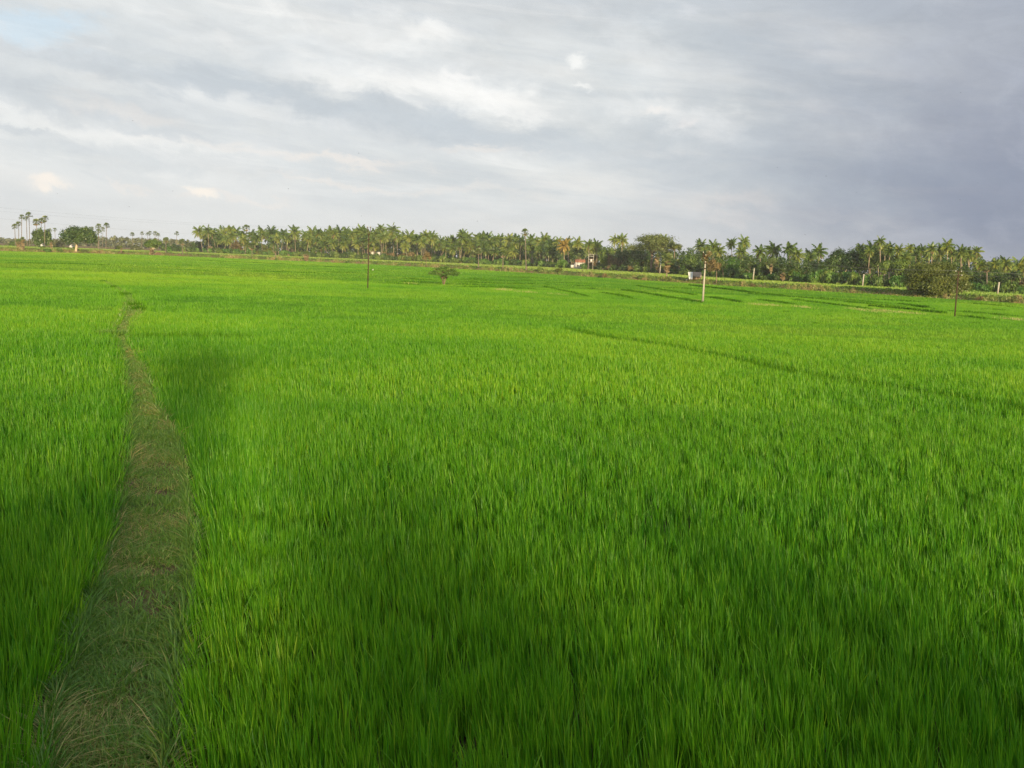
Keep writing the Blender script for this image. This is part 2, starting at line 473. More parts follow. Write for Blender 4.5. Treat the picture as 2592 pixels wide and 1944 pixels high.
# ------------------------------------------------------------------ the footpath on its low bund
L_ = [(105, 2050), (109, 1944), (114, 1812), (165, 1700), (211, 1558), (270, 1385), (305, 1268), (325, 1151), (328, 1072), (332, 1011), (322, 969), (316, 921), (301, 879), (282, 845), (307, 800), (325, 764), (314, 740), (290, 725), (258, 710)]
R_ = [(420, 2050), (437, 1944), (448, 1787), (475, 1558), (501, 1405), (501, 1314), (483, 1176), (463, 1096), (439, 1048), (400, 1008), (382, 955), (352, 900), (334, 868), (322, 848), (342, 800), (358, 779), (335, 752), (321, 737), (296, 723), (262, 709)]
Lw = np.array([at(x, y, .10) for x, y in L_]); Rw = np.array([at(x, y, .42) for x, y in R_])
PATH_Y1 = float(min(Lw[-1, 1], Rw[-1, 1]))


def path_l(y): return np.interp(y, Lw[:, 1], Lw[:, 0]) - .02
def path_r(y): return np.interp(y, Rw[:, 1], Rw[:, 0]) + .07


def on_path(x, y, grow=0.0):
    return (x > path_l(y) - grow) & (x < path_r(y) + grow) & (y < PATH_Y1)


def seg_dist(x, y, pts):
    """distance to a polyline on the ground"""
    d = np.full(x.shape, 1e9)
    for (ax, ay), (bx, by) in zip(pts[:-1], pts[1:]):
        ux, uy = bx - ax, by - ay
        t = np.clip(((x - ax) * ux + (y - ay) * uy) / (ux * ux + uy * uy + 1e-9), 0, 1)
        d = np.minimum(d, np.hypot(x - ax - t * ux, y - ay - t * uy))
    return d


ys = np.concatenate([np.arange(3.5, 20, .35), np.arange(20, PATH_Y1, .8)])
cols = 9
pv = []
for y in ys:
    a, c2 = float(path_l(y)), float(path_r(y))
    for k in range(cols):
        s_ = k / (cols - 1)
        x = a - .12 + (c2 - a + .04) * s_
        z = .10 * math.sin(math.pi * s_) ** .35 + .035 * (vnoise(np.array([x]), np.array([y]), .35, 3)[0] - .5) * (0 if k in (0, cols - 1) else 1)
        pv.append((x, y, z if 0 < k < cols - 1 else -.03))
ii, jj = np.meshgrid(np.arange(len(ys) - 1), np.arange(cols - 1), indexing='ij')
pq = np.stack([ii * cols + jj, ii * cols + jj + 1, (ii + 1) * cols + jj + 1, (ii + 1) * cols + jj], -1).reshape(-1, 4)
M_path = solid('path_earth', (.045, .036, .014), (.12, .085, .04), 1.6, 1.0, bump=.5)
tag(obj('footpath', mesh_np('footpath', pv, pq, smooth=True), M_path), kind='structure')

# narrow gaps in the crop (water channels) near enough to look into
CH1 = [at(x, y, .35)[:2] for x, y in ((1425, 825), (1440, 829), (1580, 855), (1720, 876), (1861, 903), (2001, 935), (2176, 964), (2351, 990), (2527, 1017), (2750, 1056))]
CH2 = [at(x, y, .35)[:2] for x, y in ((338, 850), (440, 849), (560, 850), (640, 852))]


# ------------------------------------------------------------------ rice
def blades(base, h, w, lean, leandir, nseg, rnd, curl=.25, face=None):
    """leaf ribbons: base (n,3), height, width, lean (tangent of the tilt), direction of the lean, segments"""
    n = len(base)
    fa = RNG.uniform(0, 2 * math.pi, n) if face is None else face
    sx, sy = np.cos(fa), np.sin(fa)
    lx, ly = np.cos(leandir) * lean, np.sin(leandir) * lean
    ts = np.linspace(0, 1, nseg + 1)
    V = np.zeros((n, 2 * nseg + 1, 3), np.float32)
    for k, t in enumerate(ts):
        off = h * (t * (1 - curl) + curl * t * t)
        cx = base[:, 0] + lx * off; cy = base[:, 1] + ly * off
        cz = base[:, 2] + h * t * (1 - .22 * np.minimum(lean, 1.5) * t)
        if k == nseg:
            V[:, 2 * k, 0], V[:, 2 * k, 1], V[:, 2 * k, 2] = cx, cy, cz
        else:
            ww = w * .5 * (1 - .55 * t ** 2) * (.75 + .25 * min(1, 4 * t))
            V[:, 2 * k, 0], V[:, 2 * k, 1], V[:, 2 * k, 2] = cx - sx * ww, cy - sy * ww, cz
            V[:, 2 * k + 1, 0], V[:, 2 * k + 1, 1], V[:, 2 * k + 1, 2] = cx + sx * ww, cy + sy * ww, cz
    nv = 2 * nseg + 1
    o = (np.arange(n) * nv)[:, None]
    Q = np.concatenate([o + np.array([[2 * k, 2 * k + 1, 2 * k + 3, 2 * k + 2]]) for k in range(nseg - 1)]) if nseg > 1 else None
    T = o + np.array([[2 * nseg - 2, 2 * nseg - 1, 2 * nseg]])
    return V.reshape(-1, 3), Q, T, np.repeat(rnd, nv)


def wedge(n, y0, y1, marg=5.0):
    """n points spread evenly over the seen part of the field between two distances"""
    y = np.sqrt(RNG.uniform(0, 1, int(n)) * (y1 * y1 - y0 * y0) + y0 * y0)
    hw = .535 * y + marg * (.4 + .6 * np.minimum(1, y / 40))
    return RNG.uniform(-1, 1, int(n)) * hw, y


def crop_h(x, y):
    return .47 + .10 * (vnoise(x, y, 3.1, 11) - .5) + .10 * (vnoise(x, y, .8, 12) - .5) + .10 * (vnoise(x, y, 14, 13) - .5)


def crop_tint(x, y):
    return .29 + .28 * (vnoise(x, y, 9, 21) - .5) + .15 * (vnoise(x, y, 2.2, 22) - .5) + .30 * (vnoise(x, y * .5, 38, 23) - .5) + .31 * np.clip((y - 16) / 60, 0, 1)  # near rice painted greener for its shade, far rice yellower for sunlight


LEFT, RIGHT = [], []


def sow(x, y, per, hs, w, nseg, spread, keep_rng=.0):
    """plant hills at x, y with `per` leaves each, sorted to the plot left or right of the path"""
    az = np.arctan2(x, y)
    ok = (y < bank_y(az) - 1.2) & ~on_path(x, y, -.30 * np.clip((y - 42) / 25, 0, 1))
    d1 = seg_dist(x, y, CH1); w1 = .55 + .40 * vnoise(x, y, 2.5, 31)
    d2 = seg_dist(x, y, CH2)
    ok &= ~((d1 < w1) & (RNG.random(len(x)) < .985)) & ~((d2 < .55) & (RNG.random(len(x)) < .9))
    x, y = x[ok], y[ok]
    n = len(x)
    H = crop_h(x, y) * hs * RNG.uniform(.9, 1.1, n)
    edge = on_path(x, y, .18); H = np.where(edge, H * .88, H)
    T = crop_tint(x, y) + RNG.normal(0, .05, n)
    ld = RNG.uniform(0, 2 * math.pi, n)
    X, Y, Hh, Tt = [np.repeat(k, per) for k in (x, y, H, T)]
    m = len(X)
    a = RNG.uniform(0, 2 * math.pi, m); r = spread * np.sqrt(RNG.random(m))
    X = X + np.cos(a) * r; Y = Y + np.sin(a) * r
    wind = 2.6 + .5 * (vnoise(X, Y, 5, 41) - .5)
    ln = np.abs(RNG.normal(.13, .10, m)); ln = np.where(RNG.random(m) < .05, ln + .5, ln)
    gx = np.cos(a) * ln + .10 * np.cos(wind); gy = np.sin(a) * ln + .10 * np.sin(wind)
    near_l = np.exp(-np.abs(X - path_l(Y)) / .22) * (Y < PATH_Y1); near_r = np.exp(-np.abs(X - path_r(Y)) / .22) * (Y < PATH_Y1)
    gx = gx + near_l * RNG.uniform(0, .5, m) - near_r * RNG.uniform(-.05, .28, m)       # edge plants hang over the path
    keep = ~on_path(X, Y, -.02 - .30 * np.clip((Y - 42) / 25, 0, 1))
    X, Y, Hh, Tt, gx, gy = [k[keep] for k in (X, Y, Hh, Tt, gx, gy)]
    m = len(X)
    h = Hh * RNG.uniform(.72, 1.12, m)
    base = np.stack([X, Y, np.full(m, -.02)], 1)
    lf = X < path_l(np.minimum(Y, PATH_Y1)) + .2
    for sel, L in ((lf, LEFT), (~lf, RIGHT)):
        if sel.sum():
            k = int(sel.sum())
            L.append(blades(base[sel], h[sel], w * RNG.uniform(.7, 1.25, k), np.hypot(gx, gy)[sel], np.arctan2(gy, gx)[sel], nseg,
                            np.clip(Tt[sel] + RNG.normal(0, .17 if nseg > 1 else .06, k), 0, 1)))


x, y = wedge(9000, 4.5, 17); sow(x, y, 16, 1.25, .0145, 3, .07)
x, y = wedge(17000, 17, 34); sow(x, y, 13, 1.15, .018, 2, .10)
x, y = wedge(52000, 34, 75); sow(x, y, 9, 1.06, .024, 2, .16)
x, y = wedge(120000, 75, 180, 8); sow(x, y, 6, 1.0, .048, 1, .45)
x, y = wedge(240000, 180, 620, 15); sow(x, y, 3, 1.0, .14, 1, 1.2)


def join(L):
    V, Q, T, A, n = [], [], [], [], 0
    for v, q2, t, a in L:
        V.append(v); A.append(a); T.append(t + n)
        if q2 is not None: Q.append(q2 + n)
        n += len(v)
    return np.concatenate(V), (np.concatenate(Q) if Q else None), np.concatenate(T), {'rnd': np.concatenate(A)}


for L, lab in ((LEFT, 'dense bright green young rice left of the grassy footpath'), (RIGHT, 'dense bright green young rice filling the field right of the footpath')):
    v, q2, t, a = join(L)
    o = obj('rice_crop', mesh_np('rice_crop', v, q2, t, a), M_rice)
    tag(o, lab, 'rice', 'plots of young rice', 'stuff')
del LEFT[:], RIGHT[:]

# closed lower leaf layer of the crop, further out than one can look between the hills
azs = np.radians(np.arange(-36, 36.01, .25))
rr = [34.0]
while rr[-1] < 900: rr.append(rr[-1] * 1.018 + .1)
rr = np.array(rr)
A, Rr = np.meshgrid(azs, rr, indexing='ij')
X, Y = np.sin(A) * Rr, np.cos(A) * Rr
by = bank_y(A)
fac = np.minimum(1, (by - 1.5) / Y)
X, Y = X * fac, Y * fac
Z = .22 + .08 * (vnoise(X, Y, 3.0, 51) - .5) + .08 * (vnoise(X, Y, 14, 13) - .5) - .26 * np.clip((62 - Y) / 26, 0, 1)
Z = np.where(on_path(X, Y, .7), -.06, Z)
Z = np.where((seg_dist(X.ravel(), Y.ravel(), CH1).reshape(X.shape) < 1.1) | (seg_dist(X.ravel(), Y.ravel(), CH2).reshape(X.shape) < 1.3), -.06, Z)
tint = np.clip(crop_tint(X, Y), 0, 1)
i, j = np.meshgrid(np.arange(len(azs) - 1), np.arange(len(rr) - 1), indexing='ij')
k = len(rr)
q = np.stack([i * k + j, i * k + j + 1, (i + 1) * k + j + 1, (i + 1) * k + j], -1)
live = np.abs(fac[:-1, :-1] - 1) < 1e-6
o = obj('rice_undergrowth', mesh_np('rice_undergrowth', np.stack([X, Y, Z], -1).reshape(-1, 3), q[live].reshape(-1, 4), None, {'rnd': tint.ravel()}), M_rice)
tag(o, 'low closed leaf layer of the distant rice field', 'rice', None, 'stuff')

# ------------------------------------------------------------------ grass on the path
n = 150000
y = np.exp(RNG.uniform(math.log(6), math.log(PATH_Y1), n)); s_ = RNG.uniform(0, 1, n)
x = path_l(y) + (path_r(y) - path_l(y)) * s_ * .93
dens = vnoise(x, y, .55, 61) * .6 + vnoise(x, y, 1.7, 62) * .5
keep = RNG.random(n) < np.clip((dens - .22) * 3.4, .14, 1)
x, y, s_, dens = x[keep], y[keep], s_[keep], dens[keep]; n = len(x)
dry = (RNG.random(n) < .05 + .32 * np.clip((vnoise(x, y, 1.0, 63) - .52) * 6, 0, 1))
rnd = np.where(dry, RNG.uniform(.75, 1, n), np.clip(RNG.normal(.27, .13, n) + .12 * (s_ - .4) + .10 * np.clip((y - 20) / 25, 0, 1), 0, .72))
h = (.10 + .09 * vnoise(x, y, .8, 64)) * RNG.uniform(.6, 1.5, n) * (1 + 1.1 * (np.abs(s_ - .5) > .40) * RNG.random(n))
ln = np.abs(RNG.normal(.8, .5, n)) + np.where(dry, .8, 0)
far = np.clip(y / 22, 1, 3)
v, q2, t, a = blades(np.stack([x, y, np.full(n, .05)], 1), h, 0.012 * far * RNG.uniform(.7, 1.3, n), ln, RNG.uniform(0, 6.283, n), 3, rnd, .6)
tag(obj('path_grass', mesh_np('path_grass', v, q2, t, {'rnd': a}), M_verge), 'short bluish green grass with dry straw covering the footpath', 'grass', None, 'stuff')

# a few taller tussocks beside the far end of the path, each one to be seen
def tussock(px, py, h, r, n, lab, mat=M_bund, z0=0.0, tone=(0, 1)):
    p = at(px, py, .35)
    a = RNG.uniform(0, 6.283, n); rad = r * np.sqrt(RNG.random(n))
    base = np.stack([np.cos(a) * rad, np.sin(a) * rad, np.zeros(n)], 1)
    v, q2, t, at_ = blades(base, h * RNG.uniform(.6, 1.1, n), .03 + .0006 * p[1] * RNG.uniform(.6, 1.2, n), np.abs(RNG.normal(.45, .25, n)), a, 2, RNG.uniform(*tone, n))
    o = obj('grass_tussock', mesh_np('grass_tussock', v, q2, t, {'rnd': at_}), mat, loc=(p[0], p[1], z0))
    return tag(o, lab, 'tussock', 'weed tussocks by the path')


for k, (px, py) in enumerate(((317, 743), (341, 768), (352, 778), (262, 711), (289, 724))):
    tussock(px, py, .60 if k < 3 else .52, .42 if k < 3 else .25, 160,
            ['dark weed tussock at the far bend of the footpath, biggest round one', 'dark weed tussock on the right edge of the path below the big round one', 'small dark tussock at the path edge nearest the path bend',
             'faint dark tussock where the footpath disappears into the rice', 'thin dark tussock between the path end and the big round tussock'][k])
tussock(283, 838, .5, .6, 500, 'green weed tussock where the path kinks left', M_verge, tone=(.1, .5))

# one uprooted rice seedling lying on the path
mb = MB()
p = at(330, 1706, .14)
for k in range(16):
    a = RNG.normal(1.25, .28); l = RNG.uniform(.14, .30)
    mb.tube([(0, 0, .02), (math.cos(a) * l * .5, math.sin(a) * l * .5, .05 + .03 * RNG.random()), (math.cos(a) * l, math.sin(a) * l, .05 + .07 * RNG.random())], [.004, .003, .001], 4, RNG.uniform(.2, .8))
o = obj('rice_seedling', mb.mesh('rice_seedling'), leafmat('pale_seedling', [(0, (.16, .26, .05)), (1, (.55, .47, .26))], .3), loc=(p[0], p[1], .12))
tag(o, 'pale uprooted tuft of straw lying on the near part of the footpath', 'tuft')

# ------------------------------------------------------------------ bunds far out: dark weed strips painted in for the shaded gaps between plots
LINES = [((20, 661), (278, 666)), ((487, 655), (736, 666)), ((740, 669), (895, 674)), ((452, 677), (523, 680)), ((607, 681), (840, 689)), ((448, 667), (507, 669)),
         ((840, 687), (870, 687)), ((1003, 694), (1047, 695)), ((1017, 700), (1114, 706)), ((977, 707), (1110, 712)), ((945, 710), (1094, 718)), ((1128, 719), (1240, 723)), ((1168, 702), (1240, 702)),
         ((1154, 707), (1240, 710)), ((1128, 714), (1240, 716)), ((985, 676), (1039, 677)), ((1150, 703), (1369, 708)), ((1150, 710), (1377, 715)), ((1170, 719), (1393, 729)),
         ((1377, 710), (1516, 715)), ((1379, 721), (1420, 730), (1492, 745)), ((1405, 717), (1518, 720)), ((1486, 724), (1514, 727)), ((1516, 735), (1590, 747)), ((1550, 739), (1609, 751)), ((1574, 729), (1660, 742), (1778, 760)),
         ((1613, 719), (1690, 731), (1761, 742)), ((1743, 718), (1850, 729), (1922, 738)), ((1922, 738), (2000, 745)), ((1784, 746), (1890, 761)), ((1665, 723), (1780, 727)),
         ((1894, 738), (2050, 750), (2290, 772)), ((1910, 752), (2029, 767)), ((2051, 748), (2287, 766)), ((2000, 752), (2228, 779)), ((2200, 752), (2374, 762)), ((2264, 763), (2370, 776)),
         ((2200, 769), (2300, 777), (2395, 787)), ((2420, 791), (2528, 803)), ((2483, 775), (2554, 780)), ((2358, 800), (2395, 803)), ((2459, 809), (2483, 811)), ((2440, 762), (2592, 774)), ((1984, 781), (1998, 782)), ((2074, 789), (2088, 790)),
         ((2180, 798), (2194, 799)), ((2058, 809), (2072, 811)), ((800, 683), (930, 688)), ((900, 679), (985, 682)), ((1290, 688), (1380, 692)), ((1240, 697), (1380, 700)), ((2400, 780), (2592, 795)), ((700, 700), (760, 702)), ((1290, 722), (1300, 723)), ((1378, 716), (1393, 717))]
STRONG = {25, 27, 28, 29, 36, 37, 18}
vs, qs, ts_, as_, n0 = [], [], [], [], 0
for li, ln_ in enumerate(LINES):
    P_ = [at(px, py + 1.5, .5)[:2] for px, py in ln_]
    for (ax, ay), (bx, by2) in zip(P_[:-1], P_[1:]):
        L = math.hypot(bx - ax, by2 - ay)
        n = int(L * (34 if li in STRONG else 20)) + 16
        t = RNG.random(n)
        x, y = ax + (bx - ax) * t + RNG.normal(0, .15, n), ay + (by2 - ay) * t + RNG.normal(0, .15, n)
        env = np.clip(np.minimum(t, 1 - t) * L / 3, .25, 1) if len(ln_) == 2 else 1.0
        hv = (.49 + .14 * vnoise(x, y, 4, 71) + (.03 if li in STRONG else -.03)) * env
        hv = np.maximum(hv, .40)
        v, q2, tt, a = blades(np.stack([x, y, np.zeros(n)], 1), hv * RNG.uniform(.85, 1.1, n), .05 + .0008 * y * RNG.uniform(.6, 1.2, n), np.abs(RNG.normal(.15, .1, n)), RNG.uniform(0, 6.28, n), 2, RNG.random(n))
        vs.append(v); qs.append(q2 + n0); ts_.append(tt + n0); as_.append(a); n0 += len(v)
for CH, hh in ((CH1, .36), (CH2, .70)):                     # dark sedge added to paint the shade inside the near gaps
    for (ax, ay), (bx, by2) in zip(CH[:-1], CH[1:]):
        n = int(math.hypot(bx - ax, by2 - ay) * 120)
        t = RNG.random(n)
        x, y = ax + (bx - ax) * t + RNG.normal(0, .30, n), ay + (by2 - ay) * t + RNG.normal(0, .30, n)
        v, q2, tt, a = blades(np.stack([x, y, np.zeros(n)], 1), hh * RNG.uniform(.6, 1.2, n), .02 * RNG.uniform(.6, 1.2, n), np.abs(RNG.normal(.25, .1, n)), RNG.uniform(0, 6.28, n), 2, RNG.random(n))
        vs.append(v); qs.append(q2 + n0); ts_.append(tt + n0); as_.append(a); n0 += len(v)
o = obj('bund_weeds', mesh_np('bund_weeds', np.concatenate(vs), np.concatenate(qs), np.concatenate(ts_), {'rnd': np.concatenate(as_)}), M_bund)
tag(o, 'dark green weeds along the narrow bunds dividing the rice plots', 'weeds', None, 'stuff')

# pale dry grass patches among the plots
vs, qs, ts_, as_, n0 = [], [], [], [], 0
for (xa, ya, xb, yb, k) in ((1253, 729, 1300, 731, 1), (1304, 734, 1360, 737, .8), (1380, 738, 1440, 743, .5), (1894, 765, 1942, 768, .8), (1952, 768, 1964, 769, .5), (2010, 771, 2056, 776, .8), (2150, 776, 2185, 781, .7), (2180, 782, 2258, 786, .8),
                            (2272, 785, 2290, 787, .6), (2204, 780, 2262, 784, .8), (2540, 801, 2600, 805, .7), (1748, 756, 1768, 758, .7), (1024, 713, 1056, 716, .7), (520, 670, 560, 671, .3), (2300, 787, 2330, 789, .4)):
    pa, pb = at(xa, ya, .5), at(xb, yb, .5)
    n = int(300 * k); t = RNG.random(n)
    x = pa[0] + (pb[0] - pa[0]) * t + RNG.normal(0, .3, n); y = pa[1] + (pb[1] - pa[1]) * t + RNG.normal(0, 1.2, n)
    env = np.sin(math.pi * t) ** .5
    v, q2, tt, a = blades(np.stack([x, y, np.zeros(n)], 1), (.40 + .2 * k * env) * RNG.uniform(.8, 1.15, n), .05 * RNG.uniform(.5, 1.3, n), np.abs(RNG.normal(.3, .2, n)), RNG.uniform(0, 6.28, n), 2, RNG.random(n))
    vs.append(v); qs.append(q2 + n0); ts_.append(tt + n0); as_.append(a); n0 += len(v)
o = obj('dry_grass', mesh_np('dry_grass', np.concatenate(vs), np.concatenate(qs), np.concatenate(ts_), {'rnd': np.concatenate(as_)}), M_straw)
tag(o, 'pale yellow dry grass patches among the far rice plots', 'grass', None, 'stuff')

# ------------------------------------------------------------------ weeds on the bank and crop on the land beyond
n = 85000
az = RNG.uniform(math.radians(-31), math.radians(31), n)
s_ = RNG.random(n)
R0 = bank_y(az) / np.cos(az)
rad = R0 - .8 + 9.8 * s_
zb = np.interp(s_ * 9.8 - .8, [-.6, 3.2, 7.5, 9], [0, .62, 1, 1]) * terr_z(az)
x, y = np.sin(az) * rad, np.cos(az) * rad
patch = vnoise(np.degrees(az) * 12, s_ * 3, 1.3, 81); patch2 = vnoise(np.degrees(az) * 12, s_ * 2, 5.0, 82)
dk = (RNG.random(n) < .25 + .75 * patch)
az, x, y, zb, patch, patch2, s_ = [k[dk] for k in (az, x, y, zb, patch, patch2, s_)]; n = len(x)
rnd = np.clip(-.08 + .80 * patch2 + .45 * (patch - .5) + RNG.normal(0, .14, n) + .30 * (.5 - s_), 0, 1)
v, q2, t, a = blades(np.stack([x, y, zb - .05], 1), (.18 + .62 * patch * patch2) * RNG.uniform(.6, 1.3, n), .12 + .0006 * y * RNG.uniform(.5, 1.3, n), np.abs(RNG.normal(.5, .3, n)), RNG.uniform(0, 6.28, n), 2, rnd)
tag(obj('bank_grass', mesh_np('bank_grass', v, q2, t, {'rnd': a}), M_bank), 'dry brown and green weeds on the low bank beyond the field', 'grass', None, 'stuff')

n = 70000
px = RNG.uniform(-150, 2750, n); u2 = RNG.random(n)
azp = np.array([math.atan2(xfor(p_, 400, 2), 400) for p_ in np.linspace(-150, 2750, 60)])
az = np.interp(px, np.linspace(-150, 2750, 60), azp)
y0 = bank_y(az) + 5; y1 = np.interp(px, TL_PX, TL_Y) + 30
y = y0 + (y1 - y0) * u2; x = np.tan(az) * y
rnd = np.clip(.5 + .6 * (vnoise(x, y, 25, 91) - .5) + RNG.normal(0, .12, n), 0, 1)
v, q2, t, a = blades(np.stack([x, y, terr_z(az) - .05], 1), .30 * RNG.uniform(.7, 1.3, n), .35 * RNG.uniform(.5, 1.3, n), np.abs(RNG.normal(.15, .1, n)), RNG.uniform(0, 6.28, n), 1, rnd)
tag(obj('terrace_crop', mesh_np('terrace_crop', v, q2, t, {'rnd': a}), M_terr), 'light green crop strip on the raised land between bank and trees', 'crop', None, 'stuff')


# ------------------------------------------------------------------ trees
def leaf_cloud(lobes, n, size, rng, hollow=.55, flat=.0, ragged=.12, elong=1.6):
    """leaf-sized faces spread through lobes (cx, cy, cz, rx, ry, rz); denser towards their skins"""
    n = int(n * 1.6); size *= 1.15
    lobes = np.asarray(lobes, float)
    wgt = (lobes[:, 3] * lobes[:, 4] + lobes[:, 3] * lobes[:, 5]); wgt /= wgt.sum()
    li = rng.choice(len(lobes), n, p=wgt); lb = lobes[li]
    d = rng.normal(size=(n, 3)); d /= np.linalg.norm(d, axis=1)[:, None]
    r = (hollow + (1 - hollow) * rng.random(n)) * (1 + rng.normal(0, ragged, n))
    c0 = lb[:, :3] + d * r[:, None] * lb[:, 3:6]
    # twig clumps: pull leaves towards scattered sprig centres
    k = max(6, n // 14); ci = rng.integers(0, n, k)
    sp = rng.integers(0, k, n); pull = (rng.random(n) < .55)
    c1 = c0[ci][sp] + rng.normal(0, 1, (n, 3)) * size * np.array([1.5, 1.5, .9])
    same = li[ci][sp] == li
    c0 = np.where((pull & same)[:, None], c1, c0)
    nrm = d * .95 + rng.normal(0, .5, (n, 3)) + np.array([0, 0, flat + .25]); nrm /= np.linalg.norm(nrm, axis=1)[:, None]
    up = rng.normal(size=(n, 3)); e1 = np.cross(nrm, up); e1 /= np.linalg.norm(e1, axis=1)[:, None]; e2 = np.cross(nrm, e1)
    s1 = (size * rng.uniform(.6, 1.3, n))[:, None]; s2 = s1 / elong
    V = np.stack([c0 - e1 * s1, c0 - e2 * s2 * .8 + nrm * s2 * .2, c0 + e1 * s1, c0 + e2 * s2 * .8 + nrm * s2 * .2], 1)
    q = (np.arange(n) * 4)[:, None] + np.array([[0, 1, 2, 3]])
    lobr = rng.normal(0, .16, len(lobes))[li]
    rn = np.clip(.5 + lobr + rng.normal(0, .13, n), 0, 1)
    return V.reshape(-1, 3), q, np.repeat(rn, 4)


def lobes_dome(w, h, z0, nl, rng, fl=.55, depth=.8, full=False):
    """lobes filling a dome of width w and height h whose underside is at z0"""
    L = []
    for k in range(nl):
        a = rng.uniform(0, 2 * math.pi); r = math.sqrt(rng.random()) * .78
        top = math.sqrt(max(0, 1 - r * r))
        zz = z0 + h * (.18 + rng.uniform(.25, .82) * top * .85)
        s_ = rng.uniform(.20, .34)
        if full: zz = z0 + h * (.48 + rng.uniform(-.42, .36) * top)
        L.append((math.cos(a) * r * w / 2, math.sin(a) * r * w / 2 * depth, zz, w * s_ * .62, w * s_ * .6 * depth, h * s_ * fl * 1.3))
    return L


def tree_parts(root, lobes, n, leaf, mat, bark, trunk_h, trunk_r, rng, limbs=6, hollow=.5, flat=.2, lean=0.0, ragged=.12, thick=1.0):
    mb = MB()
    zt = trunk_h
    mb.tube([(0, 0, -.4), (lean * .15, 0, zt * .35), (lean * .5, 0, zt * .75), (lean, 0, zt)], [trunk_r * 1.45, trunk_r, trunk_r * .9, trunk_r * .8], 8)
    idx = rng.choice(len(lobes), min(limbs, len(lobes)), replace=False)
    for k in idx:
        L = lobes[k]
        e_ = np.array(L[:3]); s0 = np.array([lean, 0, zt * rng.uniform(.85, 1.0)])
        md = s0 + (e_ - s0) * .5 + np.array([0, 0, .12 * np.linalg.norm(e_ - s0)])
        mb.tube([s0, md, e_], [trunk_r * .55 * thick, trunk_r * .32 * thick, trunk_r * .1], 5)
    obj('trunk', mb.mesh('trunk', True), bark, root)
    v, q, a = leaf_cloud(lobes, n, leaf, rng, hollow, flat, ragged)
    obj('crown', mesh_np('crown', v, q, None, {'rnd': a}), mat, root)


def spot(px, D, z):
    return (xfor(px, D, z), D, z)


def tree(px, pytop, pybot, wpx, D, mat, label, name='broadleaf_tree', bark=M_bark, nl=16, n=2600, leaf=None, zbase=None, px_base=None, group=None, seed=1, trunk=None, flat=.25, hollow=.45, fl=.6, limbs=6, cat='tree', ragged=.13, thick=1.0, full=False):
    """a tree given by the photo: column, crown top and underside rows, crown width, distance"""
    rng = np.random.default_rng(seed)
    zb = tz(px) if zbase is None else zbase
    loc = spot(px if px_base is None else px_base, D, zb)
    xc = xfor(px, D, zb + 4) - loc[0]
    m = D / F
    z_top, z_bot = zfor(pytop, loc[0] + xc, D) - zb, zfor(pybot, loc[0] + xc, D) - zb
    w = wpx * m; h = z_top - z_bot
    root = empty(name, loc, label, cat, group)
    lobes = [(l[0] + xc, *l[1:]) for l in lobes_dome(w, h, z_bot, nl, rng, fl, .8, full)]
    tree_parts(root, lobes, n, leaf or max(.16, w * .03), mat, bark, max(.5, z_bot + h * .25), trunk or max(.1, w * .022), rng, limbs, hollow, flat, lean=xc * .6, ragged=ragged, thick=thick)
    return root


def bankD(px):
    return float(np.interp(px, B_PX, B_Y))


# trees that stand out by themselves
tree(201, 571, 625, 90, bankD(195) + 1, M_dark, 'big dark dome-shaped tree with a pale thick trunk on the far left bank', 'spreading_tree', M_pbark, nl=34, n=6500, leaf=.42, zbase=.1, px_base=192, seed=3, trunk=.55, fl=.75, limbs=9)
tree(2369, 657, 748, 158, bankD(2350) + 3, M_olive, 'broad olive green tree on the right bank behind the rust brown steel pole', 'spreading_tree', M_bark, nl=70, n=34000, leaf=.17, zbase=.2, px_base=2351, seed=5, trunk=.26, fl=.45, limbs=10, hollow=.4, full=True)
tree(2433, 705, 742, 36, bankD(2350) + 5, M_olive, 'small olive bush tree right beside the broad olive tree', 'spreading_tree', M_bark, nl=9, n=1700, leaf=.17, zbase=.6, seed=6, trunk=.1, full=True)
p = at(1123, 721, .2)
rngu = np.random.default_rng(8); Du = p[1]; xu = xfor(1123, Du, 0); mu = Du / F
root = empty('umbrella_tree', (xu, Du, 0), 'small flat-topped umbrella tree standing alone amid the rice', 'tree')
zt_u, ze_u = zfor(671, xu, Du), zfor(703, xu, Du); Ru = 42 * mu
lob = []
for k in range(64):
    a = rngu.uniform(0, 6.283); r = math.sqrt(rngu.random())
    zz = zt_u - (zt_u - ze_u) * (.10 + .62 * r ** 1.6 + rngu.uniform(-.06, .26) * (1 - .4 * r))
    sp = rngu.uniform(.10, .19) * Ru
    lob.append((math.cos(a) * r * Ru * .98, math.sin(a) * r * Ru * .85, zz, sp * 1.7, sp * 1.5, sp * .5))
v, q, a = leaf_cloud(lob, 3200, .11, rngu, .1, .4, .35, 2.4)
obj('crown', mesh_np('crown', v, q, None, {'rnd': a}), M_umbr, root)
mb = MB()
for k in range(5):
    a = k * 1.26 + .3; l0 = np.array([.10 * math.cos(a), .10 * math.sin(a), -.2])
    mb.tube([l0, l0 * 1.6 + np.array([0, 0, .9]), (math.cos(a) * .38, math.sin(a) * .38, ze_u * .95)], [.07, .06, .045], 6)
    for w_ in range(4):
        L = lob[rngu.integers(0, len(lob))]; s0 = np.array([math.cos(a) * .5, math.sin(a) * .5, ze_u * .9]); e_ = np.array(L[:3])
        mb.tube([s0, s0 + (e_ - s0) * .5 + np.array([0, 0, .25]), e_], [.05, .03, .01], 5)
obj('trunk', mb.mesh('trunk', True), M_bark, root)
tree(1648, 585, 655, 150, 455, M_rain, 'tall airy rain tree with visible branches above the palms right of the transformer', 'rain_tree', M_bark, nl=34, n=4600, leaf=.34, seed=11, trunk=.5, fl=.42, flat=.5, hollow=.3, limbs=22, thick=1.0)
